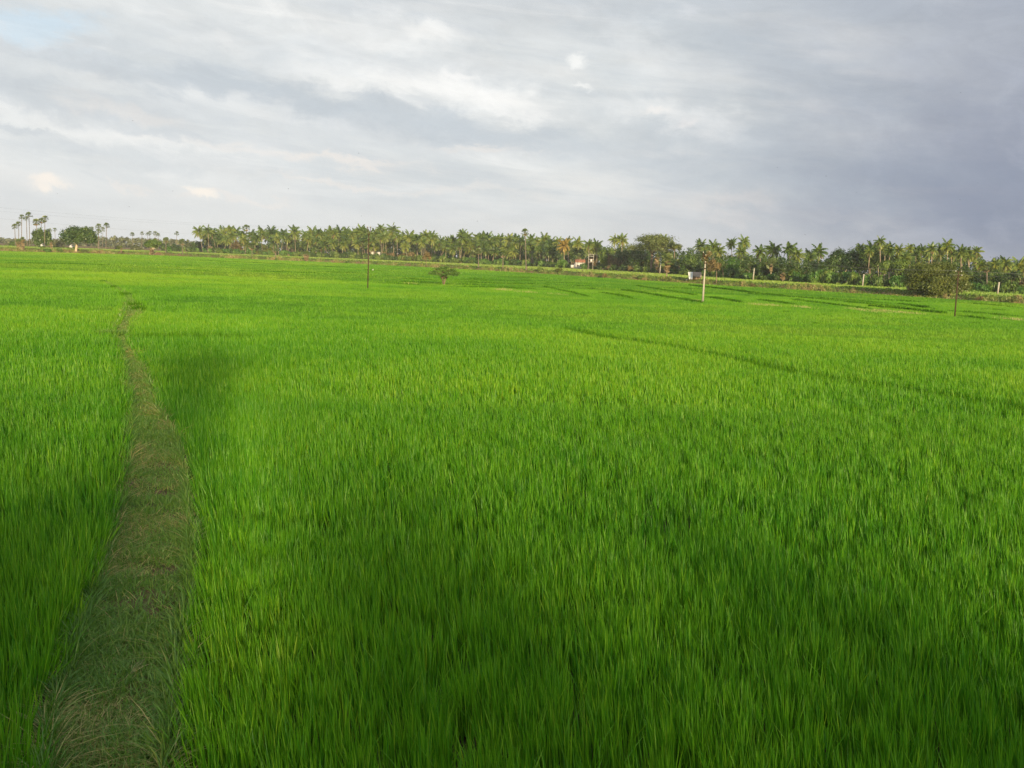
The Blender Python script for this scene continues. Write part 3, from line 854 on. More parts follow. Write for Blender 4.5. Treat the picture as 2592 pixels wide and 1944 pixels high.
tree(1705, 606, 642, 40, 450, M_rain, 'thin side tree leaning out right of the airy rain tree', 'rain_tree', M_bark, nl=9, n=650, leaf=.34, seed=12, trunk=.2, fl=.4, hollow=.3, limbs=6)
tree(108, 574, 632, 46, 600, M_dark, 'dark rounded tree behind the two tall palmyra palms at far left', 'broadleaf_tree', nl=14, n=2400, leaf=.5, seed=13)
tree(388, 606, 634, 48, bankD(388) + 6, M_mid, 'low spreading tree over a brown palm stump on the left bank', 'broadleaf_tree', nl=12, n=1700, leaf=.4, seed=14)
tree(1813, 650, 694, 46, bankD(1813) + 2, M_brown, 'half bare brown tree on the bank right of the concrete pole', 'broadleaf_tree', M_bark, nl=12, n=1100, leaf=.22, zbase=.6, seed=15, hollow=.2, limbs=9, thick=1.2)
tree(1079, 636, 662, 26, bankD(1079) + 2, M_brown, 'small brownish tree with a thin stem on the bank above the umbrella tree', 'broadleaf_tree', nl=8, n=800, leaf=.25, zbase=1.0, seed=16)
tree(2140, 622, 700, 100, 345, M_dark, 'large dark tree with pale bare limbs, left one of the right-hand wood', 'broadleaf_tree', M_pbark, nl=30, n=5200, leaf=.30, seed=17, limbs=9, fl=.6, thick=.8)
tree(2200, 616, 705, 110, 350, M_dark, 'largest dark tree of the right-hand wood, below the highest coconut palm there', 'broadleaf_tree', M_bark, nl=30, n=5200, leaf=.30, seed=18, limbs=8, fl=.6)
tree(2265, 648, 712, 76, 320, M_mid, 'green wood tree left of the broad olive tree', 'broadleaf_tree', M_bark, nl=22, n=3600, leaf=.28, seed=19)
tree(2075, 660, 712, 90, 360, M_dark, 'low dark tree left of the right-hand wood, beneath two coconut palms', 'broadleaf_tree', M_bark, nl=22, n=3400, leaf=.30, seed=20)
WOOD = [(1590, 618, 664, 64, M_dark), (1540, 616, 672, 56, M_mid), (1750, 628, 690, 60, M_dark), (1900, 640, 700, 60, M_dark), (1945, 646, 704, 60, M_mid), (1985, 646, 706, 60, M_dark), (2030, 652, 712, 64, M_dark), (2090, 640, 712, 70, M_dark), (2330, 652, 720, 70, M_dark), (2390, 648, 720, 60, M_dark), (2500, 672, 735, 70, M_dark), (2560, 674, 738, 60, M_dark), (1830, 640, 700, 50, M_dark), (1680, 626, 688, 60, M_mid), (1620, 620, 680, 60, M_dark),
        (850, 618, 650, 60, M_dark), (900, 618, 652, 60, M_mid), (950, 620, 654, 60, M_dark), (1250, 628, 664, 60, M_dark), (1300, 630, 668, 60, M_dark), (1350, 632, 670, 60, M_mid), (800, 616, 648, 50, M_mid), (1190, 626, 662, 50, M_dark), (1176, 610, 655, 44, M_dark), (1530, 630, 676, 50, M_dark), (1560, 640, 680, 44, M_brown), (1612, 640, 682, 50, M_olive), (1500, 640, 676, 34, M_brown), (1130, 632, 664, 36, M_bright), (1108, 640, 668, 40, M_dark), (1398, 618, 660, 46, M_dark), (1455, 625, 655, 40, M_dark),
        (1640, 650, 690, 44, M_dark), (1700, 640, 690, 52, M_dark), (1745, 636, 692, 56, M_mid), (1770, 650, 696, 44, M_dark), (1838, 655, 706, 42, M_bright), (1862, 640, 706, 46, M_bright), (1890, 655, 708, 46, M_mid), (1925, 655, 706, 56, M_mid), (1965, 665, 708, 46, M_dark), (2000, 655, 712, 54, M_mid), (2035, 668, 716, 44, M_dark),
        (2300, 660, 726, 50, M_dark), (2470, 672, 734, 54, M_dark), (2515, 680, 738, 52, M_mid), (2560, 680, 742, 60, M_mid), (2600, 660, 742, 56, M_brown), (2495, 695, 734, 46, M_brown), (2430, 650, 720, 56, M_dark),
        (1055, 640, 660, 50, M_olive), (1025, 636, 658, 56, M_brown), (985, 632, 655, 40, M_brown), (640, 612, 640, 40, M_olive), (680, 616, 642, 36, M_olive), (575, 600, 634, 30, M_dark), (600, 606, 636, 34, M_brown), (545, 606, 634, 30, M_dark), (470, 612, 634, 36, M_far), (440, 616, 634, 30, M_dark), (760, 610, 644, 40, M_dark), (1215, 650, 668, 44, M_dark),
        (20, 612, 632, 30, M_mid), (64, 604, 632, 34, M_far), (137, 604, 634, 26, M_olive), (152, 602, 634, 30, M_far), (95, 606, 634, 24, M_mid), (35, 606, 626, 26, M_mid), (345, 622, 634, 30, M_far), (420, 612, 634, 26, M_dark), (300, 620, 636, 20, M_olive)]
adj = {id(M_dark): 'dark green', id(M_brown): 'dry brownish', id(M_olive): 'olive', id(M_bright): 'fresh green', id(M_mid): 'mid green', id(M_far): 'pale hazy'}


def near(px):
    """landmark phrase for a column of the tree line"""
    marks = [(55, 'by the tall palmyra palms at far left'), (200, 'beside the big dome tree'), (330, 'on the far left skyline'), (500, 'at the left end of the coconut grove'), (625, 'near the round-headed palmyra'), (740, 'near the brown haystack'),
             (850, 'left of the steel pole with a forked top'), (1000, 'right of the steel pole with a forked top'), (1123, 'behind the umbrella tree'), (1230, 'left of the single tall palmyra'), (1330, 'around the single tall palmyra'), (1420, 'left of the white house'), (1490, 'around the pole-mounted transformer'),
             (1600, 'under the airy rain tree'), (1700, 'right of the airy rain tree'), (1790, 'behind the concrete pole'), (1880, 'under the pair of tall coconut palms'), (1985, 'under the open row of coconut palms'), (2070, 'left of the dark right-hand wood'), (2180, 'in the dark right-hand wood'), (2290, 'left of the broad olive tree'), (2400, 'behind the broad olive tree'), (2530, 'at the right edge')]
    return min(marks, key=lambda m_: abs(m_[0] - px))[1]


for k, (px, a, c2, w, mat) in enumerate(WOOD):
    D = tl(px) + random.uniform(4, 30)
    if px > 2280: D += 25
    tree(px, a, c2 + 4, w, D, mat, '%s bushy tree %s' % (adj[id(mat)], near(px)), 'broadleaf_tree', M_bark, nl=13, n=1300, leaf=.34 if D > 400 else .26, seed=100 + k, group='trees among the palms', limbs=5, full=True)


# ------------------------------------------------------------------ palms
def frond(mb, rng, L, e0, az, droop, rnd, nl=9, wid=.34, w0=.06):
    """one feather leaf: arching rib with hanging leaflets"""
    ts = np.linspace(0, 1, 7)
    el = e0 - droop * ts ** 1.3
    st = L / 6
    r = np.concatenate([[0], np.cumsum(np.cos((el[1:] + el[:-1]) / 2) * st)]); z = np.concatenate([[0], np.cumsum(np.sin((el[1:] + el[:-1]) / 2) * st)])
    P_ = np.stack([np.cos(az) * r, np.sin(az) * r, z], 1)
    side = np.array([-math.sin(az), math.cos(az), 0])
    v = np.concatenate([P_ - side * w0 * (1 - .7 * ts[:, None]), P_ + side * w0 * (1 - .7 * ts[:, None])])
    k = np.arange(6)
    mb.add(v, np.stack([k, k + 1, k + 8, k + 7], 1), None, rnd)
    V, T = [], []
    for i_ in range(nl):
        t = .16 + .84 * (i_ + .5) / nl
        c0 = np.array([np.interp(t, ts, P_[:, m_]) for m_ in range(3)])
        tg = np.array([math.cos(az) * math.cos(np.interp(t, ts, el)), math.sin(az) * math.cos(np.interp(t, ts, el)), math.sin(np.interp(t, ts, el))])
        ll = L * wid * (math.sin(math.pi * (.12 + .80 * t)) ** .7) * rng.uniform(.8, 1.1)
        for sgn in (-1, 1):
            d = side * sgn * .62 + tg * .55 + np.array([0, 0, -.55 - .3 * rng.random()])
            d /= np.linalg.norm(d)
            n0_ = len(V)
            bw = L * .075
            V += [c0 - tg * bw, c0 + tg * bw, c0 + d * ll + tg * rng.normal(0, .03) * L]
            T.append((n0_, n0_ + 1, n0_ + 2))
    mb.add(V, None, T, np.repeat(np.clip(rnd + rng.normal(0, .10, len(T)), 0, 1), 3))


def coco_crown(seed):
    rng = np.random.default_rng(seed)
    g_, d_ = MB(), MB()
    n = 34
    for k in range(n):
        t = k / (n - 1)
        e0 = math.radians(80 - 128 * t + rng.normal(0, 8))
        frond(g_, rng, 2.75 * rng.uniform(.85, 1.1) * (1 - .12 * t), e0, k * 2.399 + rng.normal(0, .25), math.radians(96 - 46 * t + rng.normal(0, 10)) * (1 if t > .1 else .5), float(np.clip(.36 + .34 * t + rng.normal(0, .12), 0, 1)))
    for k in range(3):
        frond(d_, rng, 2.3 * rng.uniform(.8, 1.05), math.radians(rng.uniform(-50, -22)), rng.uniform(0, 6.28), math.radians(38), rng.uniform(.2, .9), 7, .24)
    return g_.mesh('coconut_crown'), d_.mesh('coconut_dead_fronds')


def fan(mb, rng, c0, d, r, rnd, nseg=9, arc=2.3):
    d = d / np.linalg.norm(d)
    up = np.array([0, 0, 1.0]) + rng.normal(0, .35, 3); s1 = np.cross(d, up); s1 /= np.linalg.norm(s1); 
    V, T = [c0], []
    for k in range(nseg):
        for dd, rr_ in ((-.5, .86), (0, 1.0), (.5, .86)):
            a = arc * ((k + .5 + dd * .96) / nseg - .5)
            V.append(c0 + (d * math.cos(a) + s1 * math.sin(a)) * r * rr_ + np.array([0, 0, -.10 * r * abs(a)]) )
        i_ = 1 + 3 * k
        T += [(0, i_, i_ + 1), (0, i_ + 1, i_ + 2)]
    mb.add(V, None, T, np.clip(rnd + rng.normal(0, .06, len(V)), 0, 1))


def palmy_crown(seed, droop=.35):
    rng = np.random.default_rng(seed)
    g_, d_ = MB(), MB()
    for k in range(26):
        t = k / 25
        e0 = math.radians(82 - 112 * t + rng.normal(0, 7)); az = k * 2.399
        d = np.array([math.cos(az) * math.cos(e0), math.sin(az) * math.cos(e0), math.sin(e0)])
        l = rng.uniform(.75, 1.05)
        g_.tube([(0, 0, 0), d * l], [.04, .03], 4, .6, False)
        fan(g_, rng, d * l, d + np.array([0, 0, -.18]), rng.uniform(.7, .9), float(np.clip(.5 + rng.normal(0, .18), 0, 1)))
    for k in range(9):
        az = k * 2.399; e0 = math.radians(rng.uniform(-75, -45))
        d = np.array([math.cos(az) * math.cos(e0), math.sin(az) * math.cos(e0), math.sin(e0)])
        l = rng.uniform(.4, .8)
        fan(d_, rng, d * l, d + np.array([0, 0, -.4]), rng.uniform(.5, .75), rng.uniform(.1, .9))
    return g_.mesh('palmyra_crown'), d_.mesh('palmyra_dead_fans')


def skirt_mesh(seed, h, r):
    rng = np.random.default_rng(seed); mb = MB()
    for k in range(34):
        az = k * 2.399; zz = -h * (k / 34) + .1; rr_ = r * rng.uniform(.6, 1.0) * (1 - .35 * k / 34)
        fan(mb, rng, np.array([math.cos(az) * rr_ * .35, math.sin(az) * rr_ * .35, zz]), np.array([math.cos(az) * .55, math.sin(az) * .55, -1.0]), rng.uniform(.7, 1.0) * r, rng.uniform(0, 1))
    return mb.mesh('leaf_skirt')


COCO = [coco_crown(200 + k) for k in range(6)]
PALMY = [palmy_crown(300 + k) for k in range(5)]


def trunk_mesh(seed, bend, r0_, r1_):
    mb = MB(); zz = np.linspace(0, 1, 9)
    # unit height; bend in units of height
    mb.tube(np.stack([bend * zz ** 2 * 0, bend * 0 * zz, zz], 1), np.interp(zz, [0, .08, 1], [r0_ * 1.5, r0_, r1_]), 8)
    return mb.mesh('palm_trunk', True)


TR_C = trunk_mesh(1, 0, .17, .115)
TR_P = trunk_mesh(2, 0, .19, .14)
M_pmtrunk = solid('palmyra_bark', (.11, .095, .075), (.21, .175, .135), 2.0, stretch=(1, 1, 6))
for me, mt in [(TR_C, M_ptrunk), (TR_P, M_pmtrunk)] + [(c_[0], M_coco) for c_ in COCO] + [(c_[1], M_dead) for c_ in COCO] + [(c_[0], M_palmy) for c_ in PALMY] + [(c_[1], M_dead) for c_ in PALMY]:
    me.materials.append(mt)
NPALM = [0]


def palm(kind, px, py, D, rpx, label, group, zb=None, px_base=None, yellow=False, dead=True):
    """palm whose crown centre is seen at (px, py); rpx = crown radius in the photo"""
    k = NPALM[0]; NPALM[0] += 1
    zb = tz(px) if zb is None else zb
    xb = xfor(px if px_base is None else px_base, D, zb)
    xt = xfor(px, D, zb + 8)
    zt = zfor(py, xt, D)
    h = zt - zb
    xt = xfor(px, D, zt)
    root = empty('coconut_palm' if kind == 'c' else 'palmyra_palm', (xb, D, zb), label, 'palm tree', group)
    dvec = Vector((xt - xb, random.uniform(-.04, .04) * h, h))
    t = obj('trunk', TR_C if kind == 'c' else TR_P, None, root)
    t.rotation_euler = dvec.to_track_quat('Z', 'Y').to_euler(); t.scale = (1.0 if kind == 'c' else 1.05, 1.0 if kind == 'c' else 1.05, dvec.length)
    cm = (COCO if kind == 'c' else PALMY)[k % (6 if kind == 'c' else 5)]
    s_ = rpx * D / F / (2.0 if kind == 'c' else 1.5)
    rz = random.uniform(0, 6.28)
    cme = cm[0]
    if yellow:
        cme = cm[0].copy(); cme.materials.clear(); cme.materials.append(M_cocoy)
    cr = obj('crown', cme, None, root); cr.location = dvec; cr.scale = (s_,) * 3; cr.rotation_euler = (random.uniform(-.2, .2), random.uniform(-.2, .2), rz)
    if dead:
        dd = obj('dead_fronds', cm[1], None, root); dd.location = dvec; dd.scale = (s_,) * 3; dd.rotation_euler = (0, 0, rz)
    return root


COC = [(504, 588), (527, 586), (539, 592), (559, 594), (571, 588), (582, 584), (596, 590), (617, 598), (638, 597), (663, 593), (686, 591), (696, 592), (716, 595), (728, 602), (745, 588), (772, 600), (790, 593), (808, 591), (822, 596), (834, 589),
       (847, 593), (858, 591), (876, 589), (890, 595), (899, 593), (911, 587), (921, 591), (937, 597), (951, 593), (965, 581), (975, 597), (995, 585), (1005, 600), (1021, 602), (1037, 603), (1055, 608), (1067, 605), (1078, 598), (1094, 603), (1116, 612), (1136, 612), (1148, 612),
       (1171, 593), (1184, 602), (1208, 603), (1220, 607), (1233, 605), (1251, 609), (1269, 607), (1289, 611), (1305, 605), (1319, 611), (1345, 611), (1355, 613), (1378, 609), (1395, 618), (1414, 615), (1438, 618), (1462, 617), (1490, 619), (1510, 622),
       (1556, 608), (1574, 609), (1679, 608), (1774, 625), (1786, 636), (1804, 627), (1820, 637), (1852, 617), (1882, 616), (1876, 640), (1924, 637), (1958, 635), (1999, 634), (2017, 648), (2049, 651), (2073, 639),
       (2176, 628), (2204, 629), (2226, 613), (2240, 629), (2254, 627), (2277, 635), (2303, 629), (2317, 636), (2333, 634), (2358, 631), (2381, 634), (2397, 625), (2409, 637), (2434, 638), (2450, 641), (2471, 639), (2545, 669), (2581, 678), (2480, 674), (2519, 672)]
RPX = lambda p_: float(np.interp(p_, [480, 900, 1300, 1520, 1800, 1900, 2080, 2180, 2480, 2560], [14.5, 14.5, 15, 15, 15, 19, 19, 15, 15, 20]))
SPECIAL = {(745, 588): 'coconut palm standing out at the right end of the airy row, above the brown haystack', (965, 581): 'highest coconut palm just right of the forked steel pole', (995, 585): 'second high coconut palm right of the forked steel pole', (1171, 593): 'coconut palm rising above the grove right of the umbrella tree',
           (504, 588): 'leftmost coconut palm of the long grove, its head leaning out', (1679, 608): 'coconut palm in front of the right half of the airy rain tree', (1852, 617): 'left of the pair of tall coconut palms above a creeper column', (1882, 616): 'right of the pair of tall coconut palms, with an upright crown',
           (1876, 640): 'lower yellowing coconut palm beneath the tall pair', (1924, 637): 'full round coconut palm, first right of the tall pair', (1958, 635): 'coconut palm second right of the tall pair, over a brown leaf skirt', (1999, 634): 'coconut palm third right of the tall pair, broad crown', (2017, 648): 'smaller coconut palm touching the broad crown on its left',
           (2049, 651): 'small coconut palm left of the larger one beside the dark wood', (2073, 639): 'large coconut palm at the left edge of the dark wood', (2226, 613): 'highest coconut palm above the dark right-hand wood', (2471, 639): 'rightmost coconut palm of the row above the broad olive tree', (2545, 669): 'drooping coconut palm near the right edge, apart from the row', (2581, 678): 'coconut palm cut by the right edge of the photo',
           (1774, 625): 'coconut palm directly behind the concrete pole', (1804, 627): 'slim coconut palm just right of the concrete pole', (1820, 637): 'lower coconut palm above the half bare brown tree', (1786, 636): 'low coconut palm hidden by the head of the concrete pole'}
GROVE = 'coconut palms along the far side of the fields'
for (px, py) in COC:
    D = tl(px) + random.uniform(8, 45) + (40 if px > 1700 else 0)
    palm('c', px, py, D, RPX(px) * random.uniform(.82, 1.2), SPECIAL.get((px, py), 'skyline coconut palm %s' % near(px)), GROVE, px_base=px + random.uniform(-5, 4) + (6 if px < 560 else 0))
# inner rows of the grove, heads lower down
fill = []
for (a, c2, n, lo, hi) in ((505, 760, 16, 8, 22), (765, 1000, 40, 8, 30), (1000, 1160, 14, 8, 26), (1160, 1420, 44, 8, 32), (1420, 1525, 9, 8, 26), (2190, 2480, 14, 8, 24), (1780, 1830, 3, 10, 20), (2480, 2600, 5, 6, 18)):
    for k in range(n):
        px = a + (c2 - a) * (k + random.random()) / n
        top = np.interp(px, [c_[0] for c_ in sorted(COC)], [c_[1] for c_ in sorted(COC)])
        fill.append((px, top + random.uniform(lo, hi)))
for px, py in fill:
    front = random.random() < .45
    D = tl(px) + (random.uniform(0, 8) if front else random.uniform(30, 90)) + (40 if px > 1700 else 0)
    palm('c', px, py, D, RPX(px) * random.uniform(.78, 1.0), ('shorter front-row coconut palm %s' if front else 'inner coconut palm below the skyline %s') % near(px), GROVE, px_base=px + random.uniform(-9, 8))
palm('c', 1428, 622, tl(1428), 17, 'yellowed dying coconut palm left of the white house', GROVE, yellow=True)

PG = 'tall palmyra palms on the skyline'
LP = [(38, 574, 6.5, 'shortest palmyra of the far left cluster, leftmost'), (48, 568, 6.5, 'second palmyra from the left, a little taller than the leftmost'), (55, 550, 6.5, 'tall slim palmyra, left of the twin-headed pair at far left'), (67, 554, 6.5, 'left palm of the touching tall pair of palmyras'), (74, 546, 7.5, 'tallest palmyra, right palm of the touching pair'),
      (92, 563, 8, 'palmyra with double tuft rising left of the reddish pair'), (105, 559, 7, 'reddish palmyra, left one of a pair before the dark rounded tree'), (114, 555, 8, 'reddish palmyra, right one of a pair before the dark rounded tree'), (126, 583, 4.5, 'small distant palmyra just right of the dark rounded tree'), (139, 582, 4.5, 'small distant palmyra left of the big dome tree'),
      (220, 580, 4.5, 'palmyra peeping over the right shoulder of the dome tree'), (232, 579, 4.5, 'lone small palmyra right of the dome tree top'), (250, 574, 7, 'upper palmyra of the stacked pair right of the dome tree'), (249, 587, 7, 'lower palmyra of the stacked pair right of the dome tree'), (260, 581, 5, 'small palmyra between the stacked pair and the tall slim one'), (269, 572, 7, 'tall slim palmyra, rightmost of the cluster by the dome tree'),
      (335, 594, 5, 'lone distant palmyra, first of the row over the pale wood'), (360, 591, 4.5, 'distant palmyra, second of the row over the pale wood'), (374, 593, 4.5, 'distant palmyra left of a close pair over the pale wood'), (380, 590, 4.5, 'distant palmyra in the middle of the row, slightly higher'), (392, 591, 5, 'fifth distant palmyra of the row over the pale wood'), (400, 595, 5, 'last distant palmyra of the row, right end'), (447, 591, 5, 'lone palmyra head before the coconut grove begins')]
for (px, py, r, lab) in LP:
    farp = r < 5.5
    D = (1000 if farp else 600) + random.uniform(-20, 30)
    palm('p', px, py, D, r * 1.12, lab, PG, zb=2.2, px_base=px + random.uniform(-2, 2), dead=px in (92, 105, 114))
palm('p', 624, 578, tl(624) + 20, 9.5, 'round-headed palmyra rising above the airy part of the coconut grove', PG)
palm('p', 1329, 589, bankD(1329) + 3, 9.5, 'single tall palmyra on the bank, high above the coconut grove', PG, zb=1.2, px_base=1332)
SG = 'short palmyra palms before the grove'
for (px, py, r, base, lab) in ((1197, 643, 8, 0, 'short pale palmyra, left of a pair in the grove front'), (1211, 637, 8, 1, 'short palmyra with its foot on the bank, right of the umbrella tree'), (1273, 643, 9, 1, 'short palmyra on the bank with a round grey-green head'), (1294, 645, 9, 0, 'round grey-green palmyra left of the single tall palmyra'),
                               (1383, 645, 9, 0, 'round palmyra midway between the tall palmyra and the white house'), (1466, 649, 7.5, 0, 'round palmyra head just above the red tiled roof'), (1450, 660, 6, 0, 'small palmyra head touching the white house'), (638, 624, 10, 1, 'palmyra on the bank below the airy coconut row'),
                               (697, 634, 7, 1, 'small brownish palmyra on the bank left of the haystack'), (812, 627, 10, 0, 'short palmyra with pale trunk left of the forked steel pole'), (1719, 665, 9, 0, 'round-headed palmyra right of the two skirted palms'), (2498, 678, 12, 0, 'palmyra with straight trunk right of the broad olive tree'), (420, 608, 7, 1, 'short palmyra before the pale wood at left'),
                               (462, 613, 8, 1, 'short palmyra at the foot of the coconut grove, left end')):
    D = (bankD(px) + 3) if base else tl(px) + 2
    palm('p', px, py, D, r * 1.1, lab, SG, zb=(.9 * tz(px)) if base else None)


def skirted(px, pytop, pymid, pybot, wpx, D, label, green=True, zb=None):
    """young palmyra wrapped in its hanging dead leaves"""
    zb = tz(px) if zb is None else zb
    x = xfor(px, D, zb)
    zt, zm, z0 = [zfor(k, x, D) - zb for k in (pytop, pymid, pybot)]
    root = empty('skirted_palm', (x, D, zb), label, 'palm tree', 'palms wearing skirts of dead leaves')
    mb = MB(); mb.tube([(0, 0, -.3), (0, 0, zm)], [.24, .17], 7)
    obj('trunk', mb.mesh('trunk', True), M_ptrunk, root)
    r = wpx * D / F / 2
    sk = obj('leaf_skirt', skirt_mesh(int(px), max(.5, zm - z0), r * .8), M_dead, root); sk.location = (0, 0, zm)
    if green:
        cr = obj('crown', PALMY[int(px) % 5][0], None, root); cr.location = (0, 0, zm); s_ = max(r * 1.05, (zt - zm)) / 1.7
        cr.scale = (s_, s_, s_)
    return root


skirted(58, 600, 606, 630, 13, bankD(58) + 2, 'orange-brown skirted young palm, tall one by the far left palmyras', zb=1.0)
skirted(47, 604, 612, 628, 15, bankD(47) + 12, 'pale brown skirted young palm left of the taller orange one')
skirted(130, 606, 612, 626, 10, bankD(130) + 18, 'small brown skirted palm beside the big dome tree')
skirted(307, 622, 627, 640, 7, bankD(307), 'tiny brown palm stump on the left bank', zb=1.2)
skirted(384, 622, 627, 645, 15, bankD(384) - 1, 'brown palm stump under the low spreading tree', False, zb=.5)
skirted(775, 636, 643, 660, 17, bankD(775) + 1, 'ball-shaped brown palm with a dark tuft alone on the bank', zb=.8)
skirted(1661, 640, 650, 678, 17, tl(1661) + 6, 'skirted palmyra, left one of two under the rain tree')
skirted(1687, 640, 660, 686, 23, bankD(1687) + 12, 'largest skirted palmyra, right one of two under the rain tree')
skirted(1950, 652, 668, 686, 12, tl(1950) + 3, 'brown leaf skirt hanging among the bushes below the coconut row')
skirted(1981, 676, 690, 706, 18, tl(1981) - 4, 'low green palm with a pinkish skirt among the bushes')
skirted(532, 616, 622, 637, 16, tl(532) + 2, 'pinkish brown palm skirt at the left end of the coconut grove', False)

# ------------------------------------------------------------------ bushes
BUSH = {}


def bush_mesh(mat, var):
    key = (mat.name, var)
    if key not in BUSH:
        rng = np.random.default_rng(abs(hash(mat.name)) % 1000 if False else len(mat.name) * 37 + var * 11)
        L = []
        for k in range(9):
            a = rng.uniform(0, 6.28); r = .75 * math.sqrt(rng.random())
            L.append((math.cos(a) * r, math.sin(a) * r, .25 + .6 * rng.random() * (1 - .5 * r), .42, .42, .36))
        v, q, a = leaf_cloud(L, 520, .13, rng, .4, .3, .2)
        v[:, 2] = np.maximum(v[:, 2], -.05)
        me = mesh_np('bush', v, q, None, {'rnd': a}); me.materials.append(mat)
        BUSH[key] = me
    return BUSH[key]


def bush(px, pytop, pybot, wpx, D, mat, var, label, group, zb=None):
    zb = tz(px) if zb is None else zb
    x = xfor(px, D, zb)
    h = zfor(pytop, x, D) - zb
    o = obj('bush', bush_mesh(mat, var), None)
    o.location = (x, D, zb); w = wpx * D / F / 2 / 1.1
    o.scale = (w, w, max(.4, h) / 1.15); o.rotation_euler = (0, 0, random.uniform(0, 6.28))
    return tag(o, label, 'bush', group)


HG = 'bushes at the foot of the tree line'
HEDGE = [(430, 760, 24, 11, 15, (M_bright, M_dark, M_bright, M_mid)), (760, 1000, 26, 12, 16, (M_dark, M_dark, M_mid)), (1000, 1160, 16, 13, 18, (M_dark, M_mid, M_olive)), (1160, 1440, 32, 12, 17, (M_dark, M_mid, M_bright, M_dark)), (1500, 1760, 20, 12, 18, (M_dark, M_mid, M_dark, M_brown)),
         (1780, 2010, 15, 17, 20, (M_mid, M_bright, M_dark)), (2010, 2290, 15, 26, 30, (M_bright, M_bright, M_mid)), (2440, 2610, 8, 24, 28, (M_bright, M_mid, M_dark))]
for (a, c2, n, hp, wp, mats) in HEDGE:
    for k in range(n):
        px = a + (c2 - a) * (k + random.uniform(.1, .9)) / n
        if 1440 < px < 1482: continue
        mat = random.choice(mats)
        D = tl(px) - random.uniform(1, 6)
        z0 = tz(px); yb = CY
        xx = xfor(px, D, z0); d_ = np.array([xx, D, z0]) - EYE
        pyb = CY - F * d_.dot(u_) / d_.dot(f_)
        bush(px, pyb - hp * random.uniform(.8, 1.7), pyb, wp * random.uniform(.9, 1.5), D, mat, k % 3, 'low %s bush %s' % (adj[id(mat)], near(px)), HG)
# bushes that stand out
bush(1420, 653, 672, 32, tl(1420) - 8, M_bright, 1, 'bright yellow-green bush left of the white house', 'lone bushes')
bush(119, 628, 640, 20, bankD(119) - 1, M_bright, 0, 'low dark green bush at the field edge by the reddish palmyras', 'lone bushes', zb=.3)
bush(150, 626, 637, 16, bankD(150) + 1, M_mid, 2, 'soft green bush at the field edge left of the dome tree', 'lone bushes', zb=.6)
bush(428, 622, 638, 14, bankD(428) + 8, M_bright, 1, 'rounded fresh green bush right of the brown stump', 'lone bushes')
bush(1366, 676, 690, 20, bankD(1366) + 4, M_mid, 1, 'small green bush on the bank right of the single tall palmyra', 'lone bushes', zb=1.3)
bush(1415, 676, 688, 22, bankD(1415) + 5, M_olive, 2, 'yellowish bush on the bank in front of the white house', 'lone bushes', zb=1.3)
bush(1477, 664, 684, 22, tl(1477) - 12, M_bright, 0, 'green creeper bush covering the right of the white house', 'lone bushes')
bush(2312, 718, 742, 36, bankD(2312) + 8, M_brown, 1, 'rusty brown dry bush left of the broad olive tree', 'lone bushes')
for k, (px, pt, w) in enumerate(((1010, 666, 12), (1180, 672, 16), (1530, 690, 16), (1620, 694, 18), (1690, 698, 18), (1905, 716, 16), (1960, 722, 18), (2075, 730, 20), (2480, 748, 22), (700, 652, 12), (560, 648, 12), (250, 634, 10), (880, 660, 12), (2560, 752, 24))):
    D = bankD(px) + .5
    bush(px, pt, 0, w, D, (M_mid, M_olive, M_bank if False else M_brown)[k % 3], k % 3, '%s weed clump on the bank %s' % (('green', 'olive', 'brown')[k % 3], near(px)), 'weed clumps on the bank', zb=.35)

# creeper column on a tall stem left of the coconut pair
x = xfor(1848, tl(1848), tz(1848)); zc = zfor(654, x, tl(1848)) - tz(1848)
root = empty('creeper_column', (x, tl(1848), tz(1848)), 'tall stem wrapped in green creeper below the left coconut palm of the pair', 'creeper')
mb = MB(); mb.tube([(0, 0, 0), (0, 0, zc * .9)], .12, 6); obj('stem', mb.mesh('stem'), M_bark, root)
v, q, a = leaf_cloud([(random.uniform(-.3, .3), random.uniform(-.3, .3), zc * t, 1.0 + .3 * random.random(), .9, zc * .11) for t in np.linspace(.08, .95, 9)], 1500, .2, np.random.default_rng(4), .5)
obj('foliage', mesh_np('foliage', v, q, None, {'rnd': a}), M_bright, root)

# banana plants in the gap of the grove, left of the forked pole
for k in range(14):
    px = 716 + k * 6.2 + random.uniform(-2, 2); D = tl(px) - 3 + random.uniform(-2, 4); z0 = tz(px)
    root = empty('banana_plant', spot(px, D, z0), 'banana plant with light green upright leaves in the row below the haystack', 'banana plant', 'banana plants below the haystack')
    mb = MB(); mb.tube([(0, 0, 0), (0, 0, 1.6)], [.16, .10], 6, .7); obj('stem', mb.mesh('stem'), M_bright, root)
    n = 9; az = np.arange(n) * 2.4 + random.random()
    v, q2, t, at_ = blades(np.tile(np.array([[0, 0, 1.3]]), (n, 1)), RNG.uniform(1.2, 2.0, n), np.full(n, .45), RNG.uniform(.3, .9, n), az, 3, RNG.uniform(.5, 1, n), .7, face=az + math.pi / 2)
    obj('leaves', mesh_np('leaves', v, q2, t, {'rnd': at_}), M_bright, root)

